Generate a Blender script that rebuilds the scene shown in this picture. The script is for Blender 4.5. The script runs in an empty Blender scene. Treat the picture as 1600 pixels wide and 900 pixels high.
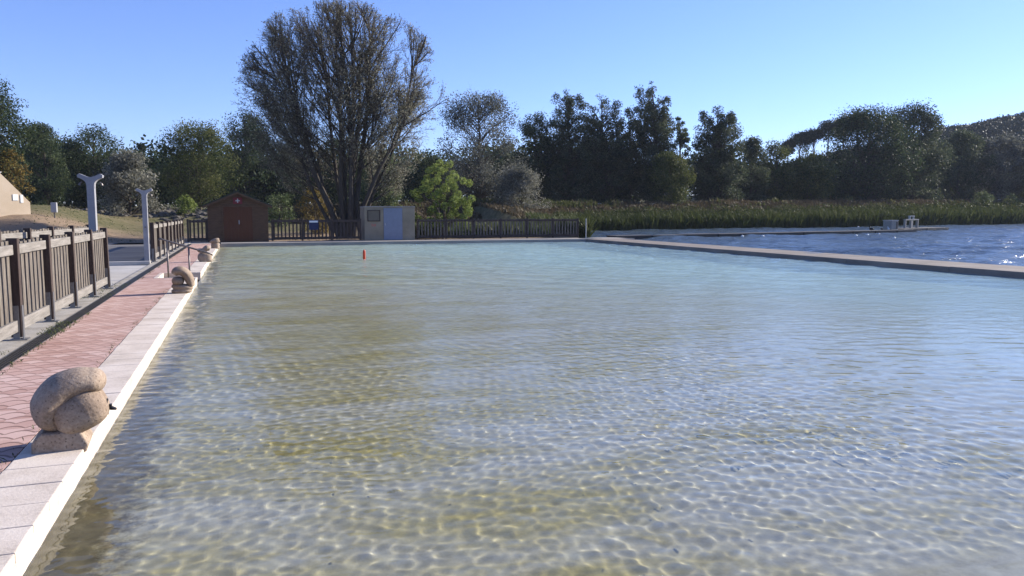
import bpy, bmesh, math, random
import numpy as np
from mathutils import Vector, Matrix, noise as mn
R = math.radians
SC = bpy.context.scene
COL = SC.collection
random.seed(7)

# ---------------------------------------------------------------- camera, sky, sun, exposure
H = 1.55
cam_d = bpy.data.cameras.new('camera'); cam = bpy.data.objects.new('camera', cam_d); COL.objects.link(cam)
cam.location = (0, 0, H)
PITCH, YAW = R(5.616), R(19.416)
cam.rotation_euler = (R(90) - PITCH, 0, -YAW)
cam_d.sensor_width = 36; cam_d.lens = 27.0
cam_d.clip_start = 0.05; cam_d.clip_end = 3000
SC.camera = cam

SUN_EL, SUN_AZ = R(24), R(79)          # azimuth clockwise from +Y
w = bpy.data.worlds.new('World'); SC.world = w; w.use_nodes = True
nt = w.node_tree; bg = nt.nodes['Background']
sky = nt.nodes.new('ShaderNodeTexSky'); sky.sky_type = 'NISHITA'; sky.sun_disc = False
sky.sun_elevation = SUN_EL; sky.sun_rotation = SUN_AZ
sky.air_density = 1.0; sky.dust_density = 0.3; sky.ozone_density = 6.0; sky.altitude = 1200
tint = nt.nodes.new('ShaderNodeMixRGB'); tint.blend_type = 'MULTIPLY'; tint.inputs[0].default_value = 1; tint.inputs[2].default_value = (.98, .89, 1.08, 1)
nt.links.new(sky.outputs[0], tint.inputs[1]); nt.links.new(tint.outputs[0], bg.inputs[0]); bg.inputs[1].default_value = 0.11
sd = bpy.data.lights.new('sun', 'SUN'); sun = bpy.data.objects.new('sun', sd); COL.objects.link(sun)
sd.energy = 4.8; sd.angle = R(0.53); sd.color = (1.0, 0.93, 0.83)
sdir = Vector((math.sin(SUN_AZ) * math.cos(SUN_EL), math.cos(SUN_AZ) * math.cos(SUN_EL), math.sin(SUN_EL)))
sun.rotation_euler = sdir.to_track_quat('Z', 'Y').to_euler()
sun.location = (60, 10, 40)
SC.view_settings.view_transform = 'Standard'; SC.view_settings.look = 'None'
SC.view_settings.exposure = 0.95; SC.view_settings.gamma = 1.0
SC.view_settings.use_curve_mapping = False
SC.cycles.max_bounces = 8; SC.cycles.transparent_max_bounces = 12
SC.cycles.caustics_refractive = True; SC.cycles.caustics_reflective = False
MNEE = True
try:
    sd.cycles.is_caustics_light = MNEE
except Exception as e:
    print('no caustics light', e)

# ---------------------------------------------------------------- helpers
def place(px, dist, z=0.0):
    """a ground position seen at picture column px, dist metres away"""
    a = YAW + math.atan((px - 800) / 1205.8)
    return Vector((math.sin(a) * dist, math.cos(a) * dist, z))

def mpp(dist, px=800):                     # metres per photo pixel
    return dist * math.cos(math.atan((px - 800) / 1205.8)) / 1205.8

def zat(py, dist, px=800):
    return H - (py - 332) * mpp(dist, px)

def node(nt, t, **kw):
    n = nt.nodes.new(t)
    for k, v in kw.items():
        if k in n.inputs: n.inputs[k].default_value = v
        else: setattr(n, k, v)
    return n

def new_mat(name):
    m = bpy.data.materials.new(name); m.use_nodes = True
    t = m.node_tree; b = t.nodes['Principled BSDF']
    return m, t, b, t.nodes['Material Output']

def ramp(t, fac, stops):
    r = t.nodes.new('ShaderNodeValToRGB'); e = r.color_ramp.elements
    while len(e) < len(stops): e.new(0.5)
    for i, (p, c) in enumerate(stops):
        e[i].position = p; e[i].color = (*c, 1) if len(c) == 3 else c
    t.links.new(fac, r.inputs[0]); return r.outputs[0]

def math_n(t, op, a, b=None, c=None):
    n = t.nodes.new('ShaderNodeMath'); n.operation = op
    for i, v in enumerate((a, b, c)):
        if v is None: continue
        if isinstance(v, (int, float)): n.inputs[i].default_value = v
        else: t.links.new(v, n.inputs[i])
    return n.outputs[0]

def noise_n(t, vec, scale, detail=4, rough=0.55, dist=0.0):
    n = node(t, 'ShaderNodeTexNoise'); n.inputs['Scale'].default_value = scale
    n.inputs['Detail'].default_value = detail; n.inputs['Roughness'].default_value = rough
    n.inputs['Distortion'].default_value = dist
    if vec is not None: t.links.new(vec, n.inputs['Vector'])
    return n.outputs['Fac']

def coords(t, scale=(1, 1, 1), which='Object'):
    tc = t.nodes.new('ShaderNodeTexCoord'); mp = t.nodes.new('ShaderNodeMapping')
    mp.inputs['Scale'].default_value = scale
    t.links.new(tc.outputs[which], mp.inputs[0]); return mp.outputs[0]

def mixc(t, fac, a, b, mode='MIX'):
    n = t.nodes.new('ShaderNodeMixRGB'); n.blend_type = mode
    for i, v in enumerate((fac, a, b)):
        if isinstance(v, (int, float)): n.inputs[i].default_value = v
        elif isinstance(v, tuple): n.inputs[i].default_value = (*v[:3], 1)
        else: t.links.new(v, n.inputs[i])
    return n.outputs[0]

def surf(name, stops, scale=3.0, rough=0.85, bump=0.2, bscale=30, stretch=(1, 1, 1), metal=0.0, fine=40, spec=0.3):
    """mottled surface: two noises drive a colour ramp, plus bump"""
    m, t, b, o = new_mat(name)
    v = coords(t, stretch)
    n1 = noise_n(t, v, scale, 5, 0.6); n2 = noise_n(t, v, fine, 3, 0.6)
    f = math_n(t, 'ADD', math_n(t, 'MULTIPLY', n1, 0.65), math_n(t, 'MULTIPLY', n2, 0.35))
    t.links.new(ramp(t, f, [(0.3 + 0.4 * i / max(1, len(stops) - 1), c) for i, c in enumerate(stops)]), b.inputs['Base Color'])
    b.inputs['Roughness'].default_value = rough; b.inputs['Metallic'].default_value = metal
    b.inputs['Specular IOR Level'].default_value = spec
    if bump:
        bn = node(t, 'ShaderNodeBump'); bn.inputs['Strength'].default_value = bump; bn.inputs['Distance'].default_value = 0.01
        t.links.new(noise_n(t, v, bscale, 4, 0.6), bn.inputs['Height']); t.links.new(bn.outputs[0], b.inputs['Normal'])
    return m

class MB:
    """collects shapes, builds one mesh object"""
    def __init__(s): s.v = []; s.f = []; s.m = []
    def add(s, vs, fs, mi=0):
        k = len(s.v); s.v += [tuple(x) for x in vs]; s.f += [tuple(i + k for i in f) for f in fs]; s.m += [mi] * len(fs)
    def box(s, x0, x1, y0, y1, z0, z1, mi=0, M=None):
        vs = [Vector((x, y, z)) for z in (z0, z1) for y in (y0, y1) for x in (x0, x1)]
        if M is not None: vs = [M @ v for v in vs]
        s.add(vs, [(0, 2, 3, 1), (4, 5, 7, 6), (0, 1, 5, 4), (2, 6, 7, 3), (0, 4, 6, 2), (1, 3, 7, 5)], mi)
    def tube(s, pts, rad, n=8, mi=0, cap=True):
        pts = [Vector(p) for p in pts]
        if isinstance(rad, (int, float)): rad = [rad] * len(pts)
        up = None; vs = []
        for i, p in enumerate(pts):
            d = (pts[min(i + 1, len(pts) - 1)] - pts[max(i - 1, 0)]).normalized()
            if up is None: up = Vector((0, 0, 1)) if abs(d.z) < 0.9 else Vector((1, 0, 0))
            a = d.cross(up).normalized(); b = a.cross(d); up = b
            for k in range(n):
                th = 2 * math.pi * k / n; vs.append(p + (a * math.cos(th) + b * math.sin(th)) * rad[i])
        fs = []
        for i in range(len(pts) - 1):
            for k in range(n): fs.append((i * n + k, i * n + (k + 1) % n, (i + 1) * n + (k + 1) % n, (i + 1) * n + k))
        if cap: fs += [tuple(range(n))[::-1], tuple((len(pts) - 1) * n + k for k in range(n))]
        s.add(vs, fs, mi)
    def prism(s, poly, axis, a0, a1, mi=0):
        """poly: list of 2-D points; axis 'x' or 'y' or 'z' extruded from a0 to a1"""
        def P(u, v, a): return {'x': (a, u, v), 'y': (u, a, v), 'z': (u, v, a)}[axis]
        n = len(poly); vs = [P(u, v, a0) for u, v in poly] + [P(u, v, a1) for u, v in poly]
        s.add(vs, [tuple(range(n))[::-1], tuple(range(n, 2 * n))] + [(i, (i + 1) % n, n + (i + 1) % n, n + i) for i in range(n)], mi)
    def build(s, name, mats, parent=None, bevel=0, smooth=False, loc=None):
        me = bpy.data.meshes.new(name); me.from_pydata(s.v, [], s.f); 
        if not isinstance(mats, (list, tuple)): mats = [mats]
        for m in mats: me.materials.append(m)
        me.polygons.foreach_set('material_index', s.m)
        bm = bmesh.new(); bm.from_mesh(me); bmesh.ops.recalc_face_normals(bm, faces=bm.faces)
        if bevel:
            es = [e for e in bm.edges if len(e.link_faces) == 2 and e.calc_face_angle(0) > 0.6]
            bmesh.ops.bevel(bm, geom=es, offset=bevel, segments=2, profile=0.6, affect='EDGES')
        bm.to_mesh(me); bm.free()
        if smooth: me.polygons.foreach_set('use_smooth', [True] * len(me.polygons))
        o = bpy.data.objects.new(name, me); COL.objects.link(o)
        if parent is not None: o.parent = parent
        if loc is not None: o.location = loc
        return o

def np_mesh(name, V, F, mat, parent=None, rnd=None, smooth=False, loc=None):
    """fast mesh from numpy arrays; F is (n, k)"""
    me = bpy.data.meshes.new(name); nv, nf, k = len(V), len(F), F.shape[1]
    me.vertices.add(nv); me.vertices.foreach_set('co', np.asarray(V, dtype=np.float32).ravel())
    me.loops.add(nf * k); me.loops.foreach_set('vertex_index', F.astype(np.int32).ravel())
    me.polygons.add(nf); me.polygons.foreach_set('loop_start', np.arange(0, nf * k, k, dtype=np.int32))
    if smooth: me.polygons.foreach_set('use_smooth', np.ones(nf, dtype=bool))
    me.update(calc_edges=True)
    if rnd is not None:
        at = me.attributes.new('rnd', 'FLOAT', 'FACE'); at.data.foreach_set('value', np.asarray(rnd, dtype=np.float32))
    me.materials.append(mat)
    o = bpy.data.objects.new(name, me); COL.objects.link(o)
    if parent is not None: o.parent = parent
    if loc is not None: o.location = loc
    return o

def tag(o, label=None, cat=None, group=None, kind=None):
    if label: o['label'] = label
    if cat: o['category'] = cat
    if group: o['group'] = group
    if kind: o['kind'] = kind
    return o

def empty(name, loc=(0, 0, 0), rz=0.0, label=None, cat=None, group=None):
    o = bpy.data.objects.new(name, None); COL.objects.link(o); o.location = loc; o.rotation_euler = (0, 0, rz)
    o.empty_display_size = 0.2
    return tag(o, label, cat, group)

def copy_tree(o, parent=None):
    c = o.copy(); COL.objects.link(c)
    if parent is not None: c.parent = parent
    for ch in list(o.children): copy_tree(ch, c)
    return c

# numpy value noise
def vnoise(x, y, seed=0):
    xi = np.floor(x).astype(np.int64); yi = np.floor(y).astype(np.int64); fx = x - xi; fy = y - yi
    def h(a, b):
        n = (a * 374761393 + b * 668265263 + seed * 974634777) & 0xFFFFFFFF
        n = ((n ^ (n >> 13)) * 1274126177) & 0xFFFFFFFF
        return ((n ^ (n >> 16)) & 0xFFFF) / 65535.0
    ux = fx * fx * (3 - 2 * fx); uy = fy * fy * (3 - 2 * fy)
    return (h(xi, yi) * (1 - ux) + h(xi + 1, yi) * ux) * (1 - uy) + (h(xi, yi + 1) * (1 - ux) + h(xi + 1, yi + 1) * ux) * uy

def fbm(x, y, seed=0, octv=4):
    s = 0; a = 0.5; f = 1.0
    for k in range(octv): s = s + a * vnoise(x * f, y * f, seed + k); a *= 0.5; f *= 2.03
    return s

def smooth(a, b, x):
    t = np.clip((x - a) / (b - a), 0, 1); return t * t * (3 - 2 * t)

def grid_sheet(name, xs, ys, zf, mat, smooth_=True, keep=None):
    X, Y = np.meshgrid(xs, ys); Z = zf(X, Y); nx, ny = len(xs), len(ys)
    V = np.stack([X.ravel(), Y.ravel(), Z.ravel()], 1)
    i = np.arange(nx * ny).reshape(ny, nx)
    F = np.stack([i[:-1, :-1], i[:-1, 1:], i[1:, 1:], i[1:, :-1]], -1).reshape(-1, 4)
    if keep is not None:
        c = V[F].mean(1); F = F[keep(c[:, 0], c[:, 1])]
    return np_mesh(name, V, F, mat, smooth=smooth_)

def geo_ticks(a, b, s0, grow):
    t = [a]; s = s0
    while t[-1] < b: t.append(t[-1] + s); s *= grow
    t[-1] = b; return np.array(t)

# ---------------------------------------------------------------- materials
def leaf_mat(name, cols, trans=0.35, rough=0.6):
    m, t, b, o = new_mat(name)
    a = node(t, 'ShaderNodeAttribute'); a.attribute_name = 'rnd'
    c = ramp(t, a.outputs['Fac'], [(i / max(1, len(cols) - 1), x) for i, x in enumerate(cols)])
    t.links.new(c, b.inputs['Base Color']); b.inputs['Roughness'].default_value = rough
    b.inputs['Specular IOR Level'].default_value = 0.12
    tr = node(t, 'ShaderNodeBsdfTranslucent'); t.links.new(c, tr.inputs[0])
    mx = node(t, 'ShaderNodeMixShader'); mx.inputs[0].default_value = trans
    t.links.new(b.outputs[0], mx.inputs[1]); t.links.new(tr.outputs[0], mx.inputs[2]); t.links.new(mx.outputs[0], o.inputs[0])
    return m

M = {}
M['dark_leaf'] = leaf_mat('dark_leaf', [(.016, .026, .014), (.03, .048, .022), (.055, .078, .034), (.10, .12, .055)])
M['poplar_leaf'] = leaf_mat('poplar_leaf', [(.024, .036, .02), (.045, .062, .032), (.075, .092, .048), (.13, .145, .085)])
M['grey_leaf'] = leaf_mat('grey_leaf', [(.05, .055, .045), (.09, .095, .075), (.14, .145, .115), (.22, .22, .18)])
M['silver_leaf'] = leaf_mat('silver_leaf', [(.09, .095, .07), (.15, .15, .115), (.22, .215, .17), (.33, .32, .26)])
M['olive_leaf'] = leaf_mat('olive_leaf', [(.03, .045, .015), (.06, .08, .022), (.10, .115, .035), (.16, .16, .06)])
M['light_leaf'] = leaf_mat('light_leaf', [(.05, .075, .03), (.09, .12, .045), (.14, .17, .07), (.24, .26, .13)])
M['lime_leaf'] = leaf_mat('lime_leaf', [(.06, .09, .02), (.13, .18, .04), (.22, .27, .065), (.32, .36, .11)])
M['autumn_leaf'] = leaf_mat('autumn_leaf', [(.08, .06, .02), (.16, .11, .03), (.24, .17, .045), (.13, .13, .04)])
M['willow_leaf'] = leaf_mat('willow_leaf', [(.10, .10, .065), (.18, .175, .12), (.28, .265, .19), (.40, .38, .28)], 0.35)
M['pine_leaf'] = leaf_mat('pine_leaf', [(.014, .024, .014), (.022, .036, .02), (.034, .05, .026), (.05, .07, .036)], 0.15)
M['hill_leaf'] = leaf_mat('hill_leaf', [(.022, .034, .024), (.030, .042, .028), (.040, .052, .034), (.052, .058, .038)], 0.05)
M['reed'] = leaf_mat('reed', [(.018, .028, .008), (.05, .065, .018), (.10, .108, .038), (.22, .18, .095)], 0.3)
M['dry_grass'] = leaf_mat('dry_grass', [(.035, .035, .016), (.075, .06, .035), (.13, .10, .06), (.06, .075, .025)], 0.2)
M['weed'] = leaf_mat('weed', [(.03, .05, .015), (.06, .09, .025), (.12, .13, .05), (.16, .14, .08)], 0.2)
M['bark'] = surf('bark', [(.03, .025, .02), (.06, .05, .04), (.10, .085, .07)], 4, .95, .5, 12, (3, 3, .6))
M['twig'] = surf('twig', [(.06, .05, .04), (.12, .10, .08)], 4, .9, 0)
M['wood'] = surf('weathered_wood', [(.04, .03, .024), (.10, .082, .066), (.175, .15, .122), (.26, .23, .195)], 5, .85, .4, 30, (6, 6, .5))
M['wood_pale'] = surf('weathered_rail', [(.13, .115, .10), (.22, .2, .175), (.33, .3, .27)], 5, .85, .4, 30, (6, .5, 6))
M['wood_dark'] = surf('dark_post_wood', [(.03, .02, .018), (.06, .042, .035), (.10, .075, .062)], 5, .85, .4, 30, (6, 6, .5))
M['steel'] = surf('bracket_steel', [(.16, .16, .165), (.24, .24, .25)], 6, .5, .1, 40, metal=.7)
M['rail_steel'] = surf('rail_steel', [(.12, .105, .10), (.2, .18, .17)], 6, .45, .05, 40, metal=.5)
M['black'] = surf('dark_metal', [(.02, .02, .022), (.04, .04, .045)], 6, .5, .1, 40, metal=.4)
M['coping'] = surf('coping_stone', [(.42, .345, .27), (.62, .53, .44), (.74, .655, .56)], 2.1, .8, .25, 60)
M['concrete'] = surf('pale_concrete', [(.33, .31, .28), (.45, .42, .38), (.52, .50, .46)], 1.1, .9, .3, 40)
M['quay'] = surf('quay_concrete', [(.20, .185, .165), (.29, .265, .24), (.36, .33, .3)], .9, .9, .3, 30)
M['seawall'] = surf('sea_wall_concrete', [(.13, .11, .092), (.205, .175, .15), (.29, .25, .215)], .8, .9, .4, 20)
M['asphalt'] = surf('plaza_asphalt', [(.10, .097, .093), (.155, .147, .14), (.21, .20, .185)], .5, .9, .3, 60)
M['shower'] = surf('shower_concrete', [(.22, .22, .235), (.28, .28, .295), (.34, .34, .35)], 4, .7, .1, 40)
M['blue_door'] = surf('blue_door', [(.17, .19, .25), (.215, .24, .31)], 4, .6, .05, 30)
M['render'] = surf('beige_render', [(.19, .155, .11), (.26, .215, .155), (.32, .27, .205)], 1.5, .9, .3, 50)
M['house'] = surf('peach_render', [(.42, .33, .23), (.5, .40, .29), (.56, .46, .35)], .8, .9, .2, 30)
M['hut'] = surf('hut_boards', [(.058, .031, .016), (.092, .051, .028), (.125, .072, .042)], 3, .75, .2, 20, (1, 1, 5))
M['hut_door'] = surf('hut_door_boards', [(.075, .026, .010), (.10, .036, .015)], 3, .7, .2, 20, (5, 1, .6))
M['felt'] = surf('roof_felt', [(.025, .03, .02), (.05, .055, .04)], 4, .95, .4, 30)
M['red'] = surf('red_sign', [(.13, .015, .02), (.18, .02, .028)], 5, .5, 0)
M['white'] = surf('white_paint', [(.68, .68, .66), (.8, .8, .78)], 5, .5, 0)
M['blue_sign'] = surf('blue_sign', [(.010, .018, .06), (.018, .03, .10)], 5, .5, 0)
M['buoy'] = surf('buoy_red', [(.5, .05, .02), (.62, .085, .03)], 5, .4, 0)
M['grey_pl'] = surf('grey_plastic', [(.3, .3, .3), (.45, .45, .45)], 5, .5, 0)
M['cabinet'] = surf('cabinet_beige', [(.24, .225, .195), (.32, .30, .26)], 5, .6, .1)
M['pontoon'] = surf('pontoon_deck', [(.05, .05, .055), (.09, .09, .09)], 3, .8, .2)
M['soil'] = surf('soil', [(.09, .07, .05), (.17, .14, .10)], 3, .95, .3)
M['rock'] = surf('rock', [(.05, .045, .038), (.09, .08, .068), (.15, .135, .115)], 2, .9, .5, 8)

def mat_sculpt():
    m, t, b, o = new_mat('carved_stone')
    v = coords(t)
    n1 = noise_n(t, v, 5, 5, .6); n2 = noise_n(t, v, 55, 3, .65)
    c = ramp(t, math_n(t, 'ADD', math_n(t, 'MULTIPLY', n1, .6), math_n(t, 'MULTIPLY', n2, .4)), [(.33, (.17, .12, .082)), (.5, (.30, .225, .165)), (.66, (.42, .335, .255))])
    vo = node(t, 'ShaderNodeTexVoronoi'); vo.inputs['Scale'].default_value = 38; t.links.new(v, vo.inputs['Vector'])
    pit = math_n(t, 'LESS_THAN', vo.outputs['Distance'], math_n(t, 'MULTIPLY', noise_n(t, v, 9, 2), .38))
    c = mixc(t, math_n(t, 'MULTIPLY', pit, .55), c, (.07, .05, .035))
    t.links.new(c, b.inputs['Base Color']); b.inputs['Roughness'].default_value = .85; b.inputs['Specular IOR Level'].default_value = .25
    bn = node(t, 'ShaderNodeBump'); bn.inputs['Strength'].default_value = .7; bn.inputs['Distance'].default_value = .006
    t.links.new(math_n(t, 'SUBTRACT', n2, math_n(t, 'MULTIPLY', pit, .8)), bn.inputs['Height']); t.links.new(bn.outputs[0], b.inputs['Normal'])
    return m
M['sculpt'] = mat_sculpt()

def mat_paver():
    """interlocking scalloped red pavers"""
    m, t, b, o = new_mat('red_pavers')
    tc = node(t, 'ShaderNodeTexCoord'); sp = node(t, 'ShaderNodeSeparateXYZ'); t.links.new(tc.outputs['Object'], sp.inputs[0])
    W, L = .19, .15
    v = math_n(t, 'DIVIDE', sp.outputs[1], L)
    row0 = math_n(t, 'FLOOR', v)
    def frac(a): return math_n(t, 'FRACT', a)
    def scal(row):
        u = math_n(t, 'ADD', math_n(t, 'DIVIDE', sp.outputs[0], W), math_n(t, 'MULTIPLY', math_n(t, 'MODULO', math_n(t, 'ADD', row, 1000.0), 2.0), .5))
        fu = frac(u); q = math_n(t, 'SUBTRACT', math_n(t, 'MULTIPLY', fu, 2.0), 1.0)
        s = math_n(t, 'MULTIPLY', math_n(t, 'SUBTRACT', 1.0, math_n(t, 'MULTIPLY', q, q)), .52)   # arch height in rows
        return u, fu, s
    fv = frac(v)
    u0, fu0, s0 = scal(row0)
    d0 = math_n(t, 'SUBTRACT', fv, s0)            # signed distance to arch joint
    # outside the arch -> belongs to next row up
    outside = math_n(t, 'GREATER_THAN', d0, 0.0)
    joint = math_n(t, 'LESS_THAN', math_n(t, 'ABSOLUTE', d0), .10)
    cusp = math_n(t, 'MULTIPLY', math_n(t, 'LESS_THAN', math_n(t, 'ABSOLUTE', math_n(t, 'SUBTRACT', frac(math_n(t, 'ADD', u0, .5)), .5)), .0), 1.0)
    u1 = math_n(t, 'ADD', u0, math_n(t, 'MULTIPLY', outside, .5))
    cell = node(t, 'ShaderNodeCombineXYZ')
    t.links.new(math_n(t, 'FLOOR', u1), cell.inputs[0]); t.links.new(math_n(t, 'ADD', row0, outside), cell.inputs[1])
    wn = node(t, 'ShaderNodeTexWhiteNoise'); t.links.new(cell.outputs[0], wn.inputs['Vector'])
    big = noise_n(t, tc.outputs['Object'], .7, 4, .6); fine = noise_n(t, tc.outputs['Object'], 70, 2, .6)
    f = math_n(t, 'ADD', math_n(t, 'ADD', math_n(t, 'MULTIPLY', wn.outputs['Value'], .35), math_n(t, 'MULTIPLY', big, .45)), math_n(t, 'MULTIPLY', fine, .2))
    c = ramp(t, f, [(.25, (.38, .225, .18)), (.5, (.50, .325, .27)), (.75, (.60, .43, .37))])
    c = mixc(t, math_n(t, 'MULTIPLY', joint, .72), c, (.13, .075, .055))
    moss = math_n(t, 'MULTIPLY', math_n(t, 'GREATER_THAN', noise_n(t, tc.outputs['Object'], 1.6, 5, .7), .66), .5)
    c = mixc(t, moss, c, (.15, .12, .06))
    t.links.new(c, b.inputs['Base Color']); b.inputs['Roughness'].default_value = .85; b.inputs['Specular IOR Level'].default_value = .25
    bn = node(t, 'ShaderNodeBump'); bn.inputs['Strength'].default_value = .6; bn.inputs['Distance'].default_value = .006
    t.links.new(math_n(t, 'SUBTRACT', math_n(t, 'MULTIPLY', fine, .3), joint), bn.inputs['Height']); t.links.new(bn.outputs[0], b.inputs['Normal'])
    return m
M['paver'] = mat_paver()

def mat_ground():
    m, t, b, o = new_mat('lawn_ground')
    tc = node(t, 'ShaderNodeTexCoord'); v = tc.outputs['Object']
    n1 = noise_n(t, v, .16, 5, .6); n2 = noise_n(t, v, 2.2, 5, .65); n3 = noise_n(t, v, 14, 3, .7)
    g = ramp(t, n2, [(.3, (.075, .075, .035)), (.5, (.125, .115, .055)), (.7, (.20, .165, .095))])
    d = ramp(t, n3, [(.3, (.21, .15, .095)), (.7, (.34, .25, .17))])
    sp = node(t, 'ShaderNodeSeparateXYZ'); t.links.new(v, sp.inputs[0])
    # bare trodden earth next to the plaza, grass beyond
    e = math_n(t, 'SUBTRACT', 1.0, math_n(t, 'SMOOTH_MIN', math_n(t, 'MAXIMUM', math_n(t, 'MULTIPLY', math_n(t, 'SUBTRACT', sp.outputs[1], 48.0), .14), 0.0), 1.0, .1))
    f = math_n(t, 'ADD', math_n(t, 'MULTIPLY', e, .75), math_n(t, 'SUBTRACT', n1, .48))
    f = math_n(t, 'MINIMUM', math_n(t, 'MAXIMUM', math_n(t, 'MULTIPLY', f, 1.8), 0.0), 1.0)
    c = mixc(t, f, g, d)
    t.links.new(c, b.inputs['Base Color']); b.inputs['Roughness'].default_value = .95; b.inputs['Specular IOR Level'].default_value = .1
    bn = node(t, 'ShaderNodeBump'); bn.inputs['Strength'].default_value = .8; bn.inputs['Distance'].default_value = .05
    t.links.new(n3, bn.inputs['Height']); t.links.new(bn.outputs[0], b.inputs['Normal'])
    return m
M['ground'] = mat_ground()

def mat_bed():
    m, t, b, o = new_mat('pool_bed')
    tc = node(t, 'ShaderNodeTexCoord'); v = tc.outputs['Object']
    mp = node(t, 'ShaderNodeMapping'); mp.inputs['Scale'].default_value = (.7, 1.7, 1); mp.inputs['Rotation'].default_value = (0, 0, R(20)); t.links.new(v, mp.inputs[0])
    n1 = noise_n(t, mp.outputs[0], .75, 5, .62, .5); n2 = noise_n(t, v, 7, 4, .7); n0 = noise_n(t, v, .12, 3, .5)
    c = ramp(t, n2, [(.3, (.42, .38, .30)), (.5, (.60, .55, .44)), (.7, (.74, .69, .56))])
    al = ramp(t, noise_n(t, v, 11, 3, .7), [(.3, (.32, .25, .06)), (.7, (.62, .50, .15))])
    sp = node(t, 'ShaderNodeSeparateXYZ'); t.links.new(v, sp.inputs[0])
    # algae is thick on the shallow side by the quay and thins out towards deep water
    shallow = math_n(t, 'MULTIPLY', math_n(t, 'SUBTRACT', 9.0, math_n(t, 'ADD', sp.outputs[0], math_n(t, 'MULTIPLY', sp.outputs[1], .02))), .016)
    a = math_n(t, 'ADD', math_n(t, 'ADD', n1, shallow), math_n(t, 'MULTIPLY', math_n(t, 'SUBTRACT', n0, .5), .5))
    a = math_n(t, 'MINIMUM', math_n(t, 'MAXIMUM', math_n(t, 'MULTIPLY', math_n(t, 'SUBTRACT', a, .50), 4.0), 0.0), .9)
    c = mixc(t, a, c, al)
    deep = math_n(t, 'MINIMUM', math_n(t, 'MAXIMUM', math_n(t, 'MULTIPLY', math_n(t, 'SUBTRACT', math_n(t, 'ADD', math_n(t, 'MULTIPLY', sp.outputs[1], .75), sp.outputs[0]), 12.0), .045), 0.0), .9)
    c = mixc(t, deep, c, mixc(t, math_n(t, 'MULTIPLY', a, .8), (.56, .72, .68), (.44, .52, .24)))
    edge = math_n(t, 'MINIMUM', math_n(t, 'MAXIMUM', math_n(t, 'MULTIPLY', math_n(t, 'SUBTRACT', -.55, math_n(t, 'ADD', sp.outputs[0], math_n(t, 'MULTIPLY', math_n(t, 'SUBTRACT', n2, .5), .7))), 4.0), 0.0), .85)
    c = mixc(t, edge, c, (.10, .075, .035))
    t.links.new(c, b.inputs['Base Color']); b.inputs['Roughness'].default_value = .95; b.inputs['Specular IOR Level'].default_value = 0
    return m
M['bed'] = mat_bed()
M['wall_algae'] = surf('pool_wall_algae', [(.07, .055, .03), (.12, .095, .05), (.17, .14, .08)], 4, .9, .3, 30)

def mat_pool_water():
    m, t, b, o = new_mat('pool_water')
    t.nodes.remove(b)
    g = node(t, 'ShaderNodeBsdfGlass'); g.inputs['IOR'].default_value = 1.33; g.inputs['Roughness'].default_value = 0.0
    tc = node(t, 'ShaderNodeTexCoord')
    mp = node(t, 'ShaderNodeMapping'); mp.inputs['Rotation'].default_value = (0, 0, R(-25)); mp.inputs['Scale'].default_value = (.7, 1.2, 1); t.links.new(tc.outputs['Object'], mp.inputs[0])
    h = noise_n(t, mp.outputs[0], 5.0, 5, .68, .4)
    h = math_n(t, 'ADD', h, math_n(t, 'MULTIPLY', noise_n(t, mp.outputs[0], 1.5, 4, .7, .3), 2.0))
    s0 = node(t, 'ShaderNodeSeparateXYZ'); t.links.new(tc.outputs['Object'], s0.inputs[0])
    h = math_n(t, 'MULTIPLY', h, math_n(t, 'MINIMUM', math_n(t, 'MAXIMUM', math_n(t, 'MULTIPLY', math_n(t, 'SUBTRACT', s0.outputs[1], 5.5), .10), .015), 2.4))
    bn = node(t, 'ShaderNodeBump'); bn.inputs['Strength'].default_value = 1.0; bn.inputs['Distance'].default_value = .022
    t.links.new(h, bn.inputs['Height']); t.links.new(bn.outputs[0], g.inputs['Normal'])
    g.inputs['Color'].default_value = (.93, .965, .955, 1)
    # suspended silt: a faint diffuse part that grows with the depth of the water
    sp = node(t, 'ShaderNodeSeparateXYZ'); t.links.new(tc.outputs['Object'], sp.inputs[0])
    dp = math_n(t, 'MINIMUM', math_n(t, 'MAXIMUM', math_n(t, 'MULTIPLY', math_n(t, 'SUBTRACT', math_n(t, 'ADD', math_n(t, 'MULTIPLY', sp.outputs[1], .6), sp.outputs[0]), 3.0), .038), 0.0), 1.0)
    hue = math_n(t, 'MINIMUM', math_n(t, 'MAXIMUM', math_n(t, 'ADD', math_n(t, 'MULTIPLY', sp.outputs[0], .085), math_n(t, 'MULTIPLY', math_n(t, 'SUBTRACT', noise_n(t, tc.outputs['Object'], .13, 4, .6), .5), 1.4)), 0.0), 1.0)
    df = node(t, 'ShaderNodeBsdfDiffuse'); t.links.new(bn.outputs[0], df.inputs['Normal']); t.links.new(mixc(t, hue, (.50, .49, .36), (.44, .61, .63)), df.inputs[0])
    mx = node(t, 'ShaderNodeMixShader'); t.links.new(math_n(t, 'ADD', .055, math_n(t, 'MULTIPLY', dp, .26)), mx.inputs[0])
    t.links.new(g.outputs[0], mx.inputs[1]); t.links.new(df.outputs[0], mx.inputs[2]); t.links.new(mx.outputs[0], o.inputs[0])
    return m
M['pool_water'] = mat_pool_water()

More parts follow.
